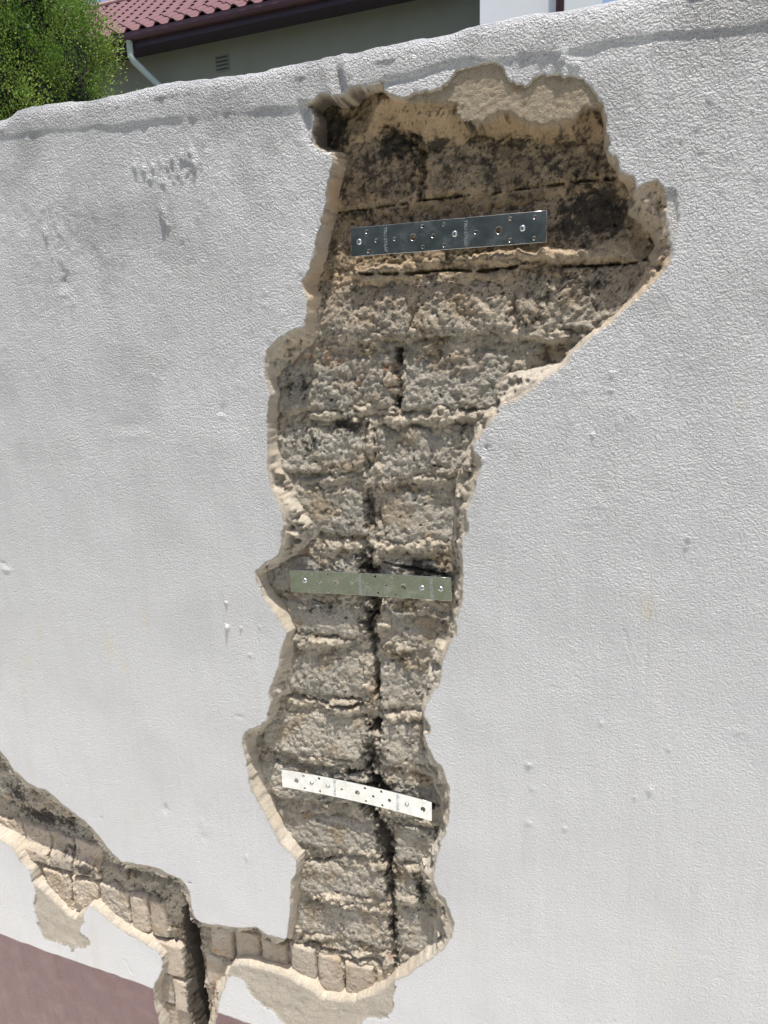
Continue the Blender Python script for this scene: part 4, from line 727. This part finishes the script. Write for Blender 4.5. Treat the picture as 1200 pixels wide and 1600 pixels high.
M_screw = mat_zinc('zinc_screw', 0.28, (0.62, 0.64, 0.66))

def curve_mesh(name, outer, holes, ext, bev, bend=0.0):
    cu = bpy.data.curves.new(name, 'CURVE'); cu.dimensions = '2D'; cu.fill_mode = 'BOTH'
    cu.extrude = ext; cu.bevel_depth = bev; cu.bevel_resolution = 1
    def sp(pts):
        s = cu.splines.new('POLY'); s.points.add(len(pts) - 1)
        for k, (x, y) in enumerate(pts): s.points[k].co = (x, y, 0, 1)
        s.use_cyclic_u = True
    sp(outer)
    for (cx, cy, r) in holes:
        n = 20; sp([(cx + r * math.cos(2 * math.pi * k / n), cy + r * math.sin(2 * math.pi * k / n)) for k in range(n)])
    tmp = bpy.data.objects.new('tmp', cu); link(tmp)
    bpy.context.view_layer.update()
    me = bpy.data.meshes.new_from_object(tmp.evaluated_get(bpy.context.evaluated_depsgraph_get()))
    bpy.data.objects.remove(tmp); bpy.data.curves.remove(cu)
    me.name = name
    import bmesh
    hl = max(p[0] for p in outer); bm = bmesh.new(); bm.from_mesh(me)
    for k in range(1, 16):
        bmesh.ops.bisect_plane(bm, geom=bm.verts[:] + bm.edges[:] + bm.faces[:], plane_co=(-hl + 2 * hl * k / 16, 0, 0), plane_no=(1, 0, 0))
    for v_ in bm.verts: v_.co.z -= bend * (1 - (v_.co.x / hl) ** 2)
    bm.to_mesh(me); bm.free()
    return me

def text_mesh(name, txt, size):
    cu = bpy.data.curves.new(name, 'FONT'); cu.body = txt; cu.size = size; cu.extrude = 0.0002
    cu.align_x = 'CENTER'; cu.align_y = 'CENTER'; cu.resolution_u = 2
    tmp = bpy.data.objects.new('tmp', cu); link(tmp); bpy.context.view_layer.update()
    me = bpy.data.meshes.new_from_object(tmp.evaluated_get(bpy.context.evaluated_depsgraph_get()))
    bpy.data.objects.remove(tmp); bpy.data.curves.remove(cu); me.name = name
    return me

def screw_mesh():
    import bmesh
    bm = bmesh.new(); prof = [(0.0, 0.0024), (0.0018, 0.0023), (0.0032, 0.0017), (0.0040, 0.0006), (0.0042, -0.001)]
    n = 20; rings = []
    for r, z in prof:
        if r == 0: rings.append([bm.verts.new((0, 0, 0.0012))]); continue
        rings.append([bm.verts.new((r * math.cos(2 * math.pi * k / n), r * math.sin(2 * math.pi * k / n), z if r > .002 else (z - (.0011 if k % 5 < 2 else 0)))) for k in range(n)])
    for k in range(n): bm.faces.new((rings[0][0], rings[1][k], rings[1][(k + 1) % n]))
    for a, b_ in zip(rings[1:-1], rings[2:]):
        for k in range(n): bm.faces.new((a[k], b_[k], b_[(k + 1) % n], a[(k + 1) % n]))
    me = bpy.data.meshes.new('screw'); bm.to_mesh(me); bm.free(); me.materials.append(M_screw)
    me.polygons.foreach_set('use_smooth', [True] * len(me.polygons))
    return me
SCREW = screw_mesh()
LETTERS = text_mesh('stamped_lettering', 'TRU-STRAP', 0.0066)
M_stamp = simple_mat('stamped_zinc', (0.40, 0.43, 0.46), 0.55, 0.2, 300, metallic=0.6)
LETTERS.materials.append(M_stamp)

def strap(corners, y, holes, screws, texts, label, bend=0.0, tilt=(0, 0)):
    c = np.array(corners); TL, TR, BR, BL = c
    L_ = (np.linalg.norm(TR - TL) + np.linalg.norm(BR - BL)) / 2
    W_ = (np.linalg.norm(BL - TL) + np.linalg.norm(BR - TR)) / 2
    mid = c.mean(0); dx = ((TR + BR) - (TL + BL)) / 2
    ang = math.atan2(dx[1], dx[0])
    root = empty('metal_strap', (mid[0], y, mid[1] + EYE), label, 'metal strap', 'perforated metal straps bridging the crack')
    # local x along the strap, local y up the wall, local z out of the wall
    root.rotation_euler = (Matrix.Rotation(math.radians(tilt[1]), 3, 'Z') @ Matrix.Rotation(-ang, 3, 'Y') @ Matrix.Rotation(math.pi / 2 + math.radians(tilt[0]), 3, 'X')).to_euler()
    P = lambda u, v: ((u - .5) * L_, (.5 - v) * W_)
    hs = [(*P(u, v), r) for u, v, r in holes]
    me = curve_mesh('plate', [(-L_ / 2, -W_ / 2), (L_ / 2, -W_ / 2), (L_ / 2, W_ / 2), (-L_ / 2, W_ / 2)], hs, 0.0005, 0.0003, bend)
    me.materials.append(M_zinc)
    link(bpy.data.objects.new('plate', me), root)
    for u, v in screws:
        o = link(bpy.data.objects.new('screw', SCREW), root); x, yy = P(u, v); o.location = (x, yy, 0.0012 - bend * (1 - (2 * u - 1) ** 2)); o.rotation_euler.z = u * 9
    for u in texts:
        o = link(bpy.data.objects.new('stamped_lettering', LETTERS), root); x, yy = P(u, .5); o.location = (x, yy, 0.00105 - bend * (1 - (2 * u - 1) ** 2)); o.rotation_euler.z = -math.pi / 2
    return root
sr, mr_, br = 0.0025, 0.0034, 0.0048
strap(T['strap1'], 0.017,
      [(.09, .17, sr), (.095, .85, sr), (.14, .5, sr), (.24, .5, sr), (.34, .5, br), (.39, .15, sr), (.39, .85, sr), (.445, .5, sr),
       (.5, .15, sr), (.5, .85, sr), (.662, .5, sr), (.775, .5, br), (.83, .15, sr), (.83, .85, sr), (.945, .17, sr), (.945, .85, sr)],
      [(.045, .5), (.555, .5), (.888, .5)], (.19, .61),
      'dull slate grey perforated strap screwed level across the wide top of the hole')
strap(T['strap2'], 0.015,
      [(.15, .85, sr), (.15, .15, sr), (.195, .5, sr), (.25, .88, sr), (.25, .13, sr), (.3, .5, br), (.4, .5, sr), (.5, .5, sr), (.55, .12, sr), (.56, .85, sr),
       (.61, .5, sr), (.655, .13, sr), (.665, .87, sr), (.72, .5, br)],
      [(.097, .45), (.83, .5), (.94, .5)], (.45, .885),
      'green reflecting perforated strap across the narrow middle of the hole', bend=0.002)
strap(T['strap3'], 0.011,
      [(.1, .5, br), (.15, .18, sr), (.155, .85, sr), (.257, .15, sr), (.26, .85, sr), (.41, .5, sr), (.515, .5, br), (.567, .15, sr), (.57, .86, sr),
       (.62, .5, sr), (.675, .13, sr), (.68, .87, sr), (.727, .5, mr_), (.945, .5, br)],
      [(.205, .5), (.315, .5), (.84, .5)], (.36, .78),
      'bright white perforated strap slanting across the lowest part of the hole', bend=0.006)

# ------------------------------------------------------------------ house beyond the wall
M_tile = simple_mat('roof_tile_paint', (0.105, 0.034, 0.042), 0.55, 0.14, 5, 0.001)
M_gutter = simple_mat('plum_gutter_paint', (0.075, 0.030, 0.045), 0.45, 0.08, 3)
M_soffit = simple_mat('dark_soffit', (0.045, 0.030, 0.055), 0.7, 0.08, 3)
M_hwall = simple_mat('grey_green_render', (0.235, 0.235, 0.20), 0.9, 0.05, 2)
M_hwhite = simple_mat('white_render', (0.72, 0.74, 0.78), 0.9, 0.03, 2)
M_pipe = simple_mat('pale_pipe_plastic', (0.46, 0.52, 0.53), 0.5, 0.04, 4)
M_vent = simple_mat('vent_slots', (0.07, 0.07, 0.065), 0.9, 0.1, 10)

house = empty('house', (-6, 11, 0), 'grey rendered house with plum tiled roof, gutter and downpipe behind the wall', 'house')
def hbox(name, x0, x1, y0, y1, z0, z1, mat, parent=house):
    b_ = box(name, x0, x1, y0, y1, z0, z1, mat); b_.parent = parent
    o = Vector((-6, 11, 0)); 
    if parent is house: b_.location = -o
    return b_
EZ = EYE + 5.28
hw = hbox('wall', -11.0, -2.62, 11.0, 15.5, -0.2, EZ - 0.17, M_hwall)
hbox('soffit', -11.3, -3.0, 10.56, 11.0, EZ - 0.20, EZ - 0.172, M_soffit)
hbox('fascia', -11.3, -3.0, 10.52, 10.558, EZ - 0.24, EZ - 0.03, M_soffit)
def gutter():
    n = 10; v = []; f = []
    prof = [(0.115, 0.0)] + [(0.0 + 0.0575 - 0.0575 * math.cos(a), -0.115 * math.sin(a) ** .7 if a > 0 else 0) for a in np.linspace(0, math.pi, n)][::-1] 
    pts = [(0.0, 0.0), (0.0, -0.06), (0.012, -0.10), (0.04, -0.12), (0.115, -0.12), (0.115, 0.0), (0.109, 0.0), (0.109, -0.112), (0.045, -0.112), (0.018, -0.095), (0.007, -0.06), (0.007, 0.0)]
    for x in (-11.3, -3.0):
        for (dy, dz) in pts: v.append((x + 6, 10.40 + dy - 11, EZ - 0.035 + dz))
    k = len(pts)
    for i in range(k): f.append((i, (i + 1) % k, k + (i + 1) % k, k + i))
    f.append(tuple(range(k))[::-1]); f.append(tuple(range(k, 2 * k)))
    me = bpy.data.meshes.new('gutter'); me.from_pydata(v, [], f); me.materials.append(M_gutter)
    link(bpy.data.objects.new('gutter', me), house)
gutter()
def tube(name, pts, rad, mat, parent, off=(0, 0, 0), n=14):
    v = []; f = []; P_ = [Vector(p) for p in pts]
    for i, p in enumerate(P_):
        d = (P_[min(i + 1, len(P_) - 1)] - P_[max(i - 1, 0)]).normalized()
        a = d.cross(Vector((0, 1, 0.02))).normalized(); b_ = d.cross(a).normalized()
        for k in range(n):
            t = 2 * math.pi * k / n; v.append(tuple(p + a * rad * math.cos(t) + b_ * rad * math.sin(t) - Vector(off)))
    for i in range(len(P_) - 1):
        for k in range(n): f.append((i * n + k, i * n + (k + 1) % n, (i + 1) * n + (k + 1) % n, (i + 1) * n + k))
    f.append(tuple(range(n))); f.append(tuple(range((len(P_) - 1) * n, len(P_) * n))[::-1])
    me = bpy.data.meshes.new(name); me.from_pydata(v, [], f); me.materials.append(mat)
    me.polygons.foreach_set('use_smooth', [True] * len(me.polygons))
    return link(bpy.data.objects.new(name, me), parent)
tube('downpipe', [(-8.87, 10.46, EZ - .15), (-8.87, 10.46, EZ - .38), (-8.84, 10.50, EZ - .46), (-8.62, 10.75, EZ - .74), (-8.30, 10.93, EZ - 1.08), (-8.27, 10.94, EZ - 1.2), (-8.27, 10.94, 0)], 0.055, M_pipe, house, (-6, 11, 0))
vent = hbox('vent', -7.52, -7.24, 10.988, 11.02, EZ - 0.68, EZ - 0.42, simple_mat('vent_grey', (0.20, 0.20, 0.175), .9, .05, 4))
for k in range(4):
    o = hbox('slot', -7.50, -7.26, 10.984, 10.989, EZ - 0.655 + k * 0.06, EZ - 0.625 + k * 0.06, M_vent, vent)
    o.location = (0, 0, 0)
bay = hbox('projecting_bay', -2.615, -1.44, 10.1, 15.5, -0.2, EYE + 6.8, M_hwhite)
tube('drain_pipe', [(-1.50, 9.98, 0), (-1.50, 9.98, EYE + 6.6)], 0.055, M_gutter, house, (-6, 11, 0))

# interlocking tiles, each one laid over the course below
pitch = math.radians(32); tw, tg = 0.30, 0.335
def tile_mesh():
    nx_, L = 16, 0.41; v = []; f = []
    def prof(u):
        return 0.055 * max(0, math.sin(min(1, u / .55) * math.pi)) ** 1.2 - 0.006 * math.sin(max(0, (u - .55) / .45) * math.pi)
    for s in (0, 1):
        for lay in (0, 1):
            for i in range(nx_ + 1):
                u = i / nx_; v.append((u * (tw + 0.012), s * L, prof(u) + (0.020 if lay else 0.0)))
    w = nx_ + 1
    for i in range(nx_):
        f.append((w + i, w + i + 1, 3 * w + i + 1, 3 * w + i))
        f.append((i, 2 * w + i, 2 * w + i + 1, i + 1))
        f.append((i, i + 1, w + i + 1, w + i)); f.append((2 * w + i, 3 * w + i, 3 * w + i + 1, 2 * w + i + 1))
    f.append((0, w, 3 * w, 2 * w)); f.append((nx_, 2 * w + nx_, 3 * w + nx_, w + nx_))
    me = bpy.data.meshes.new('roof_tile'); me.from_pydata(v, [], f); me.materials.append(M_tile)
    return me
TILE = tile_mesh()
roof_me = bpy.data.meshes.new('roof')
ly = 12 * tg * math.cos(pitch); lz = 12 * tg * math.sin(pitch)
ox, oy = -6, 11
y0r, z0r = 10.44, EZ - 0.035
rv = [(-11.3 - ox, y0r - oy, z0r), (0 - ox - 2.7, y0r - oy, z0r), (0 - ox - 2.7, y0r + ly - oy, z0r + lz), (-13.0 - ox, y0r + ly - oy, z0r + lz)]
rv += [(x, y, z - 0.04) for x, y, z in rv]
roof_me.from_pydata(rv, [], [(0, 1, 2, 3), (7, 6, 5, 4), (0, 4, 5, 1), (1, 5, 6, 2), (2, 6, 7, 3), (3, 7, 4, 0)]); roof_me.materials.append(M_soffit)
roof = link(bpy.data.objects.new('roof', roof_me), house)
tr = random.Random(7)
for j in range(12):
    for i in range(22):
        x = -11.3 - (0.0 if j < 3 else 0.12 * (j - 2)) + i * tw
        if x > -5.2: continue
        o = bpy.data.objects.new('roof_tile', TILE)
        yy = y0r + j * tg * math.cos(pitch) - 0.04; zz = z0r + j * tg * math.sin(pitch) - 0.04 * math.tan(pitch) + 0.012
        o.location = (x - ox, yy - oy, zz)
        o.rotation_euler = (pitch - 0.052 + tr.uniform(-.004, .004), tr.uniform(-.004, .004), tr.uniform(-.004, .004))
        link(o, roof)
# ridge capping
tube('ridge_cap', [(-13.0, y0r + ly, z0r + lz + .02), (-2.7, y0r + ly, z0r + lz + .02)], 0.12, M_tile, roof, (-6, 11, 0))

# ------------------------------------------------------------------ made-up greenery behind the camera, added to darken the top strap's reflection
def stand_in_hedge():
    root = empty('stand_in_hedge', (-3, -9, 0), 'tall made-up greenery added behind the camera for the top strap to mirror', 'stand_in_hedge')
    us = np.linspace(-14, 14, 240); vs = np.linspace(0, 1, 70)
    U_, V_ = np.meshgrid(us, vs); hgt = 6.2; dep = 1.3
    a = np.clip(V_, 0, 1) * math.pi
    yy = -np.cos(a) * dep * .5; zz = np.clip(np.sin(a), 0, 1) ** .45 * hgt
    n = fbm(U_, V_ * 9, 0.5, 5, 4) * 0.22
    co = np.stack([U_, yy + n * np.cos(a) * -1, np.maximum(zz + n * (zz > .4), 0)], -1).reshape(-1, 3)
    me = mesh_np('stand_in_foliage', co, grid_faces(240, 70), simple_mat('stand_in_green', (0.140, 0.160, 0.150), 0.9, 0.5, 9), None)
    link(bpy.data.objects.new('stand_in_foliage', me), root)
stand_in_hedge()

# ------------------------------------------------------------------ conifer behind the wall
def mat_leaf(name):
    m, nt, b = new_mat(name); L = nt.links
    c = nd(nt, 'ShaderNodeAttribute', attribute_name='col')
    L.new(c.outputs['Color'], b.inputs['Base Color'])
    b.inputs['Roughness'].default_value = 0.6
    b.inputs['Specular IOR Level'].default_value = 0.3
    tl = nt.nodes.new('ShaderNodeBsdfTranslucent'); L.new(c.outputs['Color'], tl.inputs['Color'])
    mx = nt.nodes.new('ShaderNodeMixShader'); mx.inputs[0].default_value = 0.25
    out = nt.nodes['Material Output']
    L.new(b.outputs[0], mx.inputs[1]); L.new(tl.outputs[0], mx.inputs[2]); L.new(mx.outputs[0], out.inputs[0])
    return m
def conifer():
    cx, cy = -2.92, 1.75; top = EYE + 2.5
    tree = empty('conifer_tree', (cx, cy, 0), 'dense bright green conifer standing behind the left end of the white wall', 'tree')
    M_bark = simple_mat('bark', (0.12, 0.08, 0.05), 0.95, 0.3, 20)
    # trunk with limbs
    v = []; f = []; n = 10
    for k in range(9):
        z = (top - 0.15) * k / 8; r = 0.09 * (1 - k / 9) + .01
        for a in range(n): v.append((r * math.cos(2 * math.pi * a / n), r * math.sin(2 * math.pi * a / n), z))
    for k in range(8):
        for a in range(n): f.append((k * n + a, k * n + (a + 1) % n, (k + 1) * n + (a + 1) % n, (k + 1) * n + a))
    rg = random.Random(3)
    for b_ in range(60):
        z = 0.3 + (top - .6) * rg.random(); a = rg.random() * 6.283; l = 0.75 * math.sqrt(max(.03, 1 - (z / top) ** 2)) * .8
        p0 = Vector((0, 0, z)); p1 = Vector((math.cos(a) * l, math.sin(a) * l, z + l * .9)); s = len(v)
        d = (p1 - p0).normalized(); u = d.cross(Vector((0, 0, 1))).normalized(); w = d.cross(u)
        for p, r in ((p0, .018), (p1, .004)):
            for q in range(4): t = q * math.pi / 2; v.append(tuple(p + u * r * math.cos(t) + w * r * math.sin(t)))
        for q in range(4): f.append((s + q, s + (q + 1) % 4, s + 4 + (q + 1) % 4, s + 4 + q))
    me = bpy.data.meshes.new('trunk'); me.from_pydata(v, [], f); me.materials.append(M_bark)
    link(bpy.data.objects.new('trunk', me), tree)
    R = np.random.default_rng(5)
    # clumps: upright plumes spread over the crown's volume
    NC = 2000
    zc = R.uniform(0.25, top - 0.05, NC); az = R.uniform(0, 2 * np.pi, NC)
    hull = 0.73 * np.clip(1 - np.clip((zc - 1.6) / (top - 1.55), 0, 1) ** 1.7, 0.02, 1) ** 0.8
    rad = hull * np.sqrt(R.uniform(0.45, 1.0, NC)) * (1 + 0.10 * R.standard_normal(NC))
    C = np.stack([rad * np.cos(az), rad * np.sin(az), zc], 1)
    N = 380000
    ci = R.integers(0, NC, N)
    front = (C[:, 1] < 0.30) & (C[:, 2] > 2.45) & (C[:, 2] < 3.8) & (C[:, 0] > -0.6)
    fc = np.where(front)[0]; ci[: int(N * .92)] = R.choice(fc, int(N * .92))
    d = R.standard_normal((N, 3)); d /= np.linalg.norm(d, axis=1)[:, None]
    rr = R.uniform(0.02, 1, N) ** 0.7
    size = np.array([0.105, 0.105, 0.150])
    pos = C[ci] + d * rr[:, None] * size
    outw = C[ci] * np.array([1, 1, 0]); outw /= np.linalg.norm(outw, axis=1)[:, None] + 1e-6
    dirv = d * 0.8 + outw * 0.55 + np.array([0, 0, 0.75]) + 0.35 * R.standard_normal((N, 3)); dirv /= np.linalg.norm(dirv, axis=1)[:, None]
    side = np.cross(dirv, R.standard_normal((N, 3))); side /= np.linalg.norm(side, axis=1)[:, None] + 1e-6
    Ln = R.uniform(0.0055, 0.0125, N)[:, None]; Wd = Ln * R.uniform(0.26, 0.46, N)[:, None]
    p0 = pos; p1 = pos + dirv * Ln * .5 + side * Wd; p2 = pos + dirv * Ln; p3 = pos + dirv * Ln * .5 - side * Wd
    co = np.stack([p0, p1, p2, p3], 1).reshape(-1, 3)
    fc_ = np.arange(N * 4).reshape(N, 4)
    base = np.array([0.105, 0.215, 0.036]); br_ = np.array([0.290, 0.380, 0.080])
    cl = R.uniform(0, 1, NC)[ci] * .5 + R.uniform(0, 1, N) * .3 + 0.35 * (rr - .5)
    colr = base[None] * (1 - cl[:, None]) + br_[None] * cl[:, None]
    dead = R.random(N) < 0.03; colr[dead] = (0.22, 0.15, 0.07)
    pale = R.random(N) < 0.006; colr[pale] = (0.5, 0.55, 0.42)
    colv = np.repeat(colr, 4, 0)
    # the dense inner foliage, a lumpy dark mass just inside the sprays
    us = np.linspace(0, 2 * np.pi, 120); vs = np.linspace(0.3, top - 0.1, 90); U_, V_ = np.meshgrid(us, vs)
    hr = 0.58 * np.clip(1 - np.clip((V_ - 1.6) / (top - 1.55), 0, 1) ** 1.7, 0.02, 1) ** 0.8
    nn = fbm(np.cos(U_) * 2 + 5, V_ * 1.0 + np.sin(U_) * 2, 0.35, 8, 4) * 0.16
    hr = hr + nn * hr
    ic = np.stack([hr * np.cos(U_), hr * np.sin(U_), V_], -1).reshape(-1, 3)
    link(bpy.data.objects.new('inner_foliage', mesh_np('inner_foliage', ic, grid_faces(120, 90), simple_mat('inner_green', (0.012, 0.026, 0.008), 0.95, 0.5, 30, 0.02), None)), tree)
    me = mesh_np('crown', co, fc_, mat_leaf('conifer_leaf'), {'col': colv}, smooth=False)
    link(bpy.data.objects.new('crown', me), tree)
conifer()
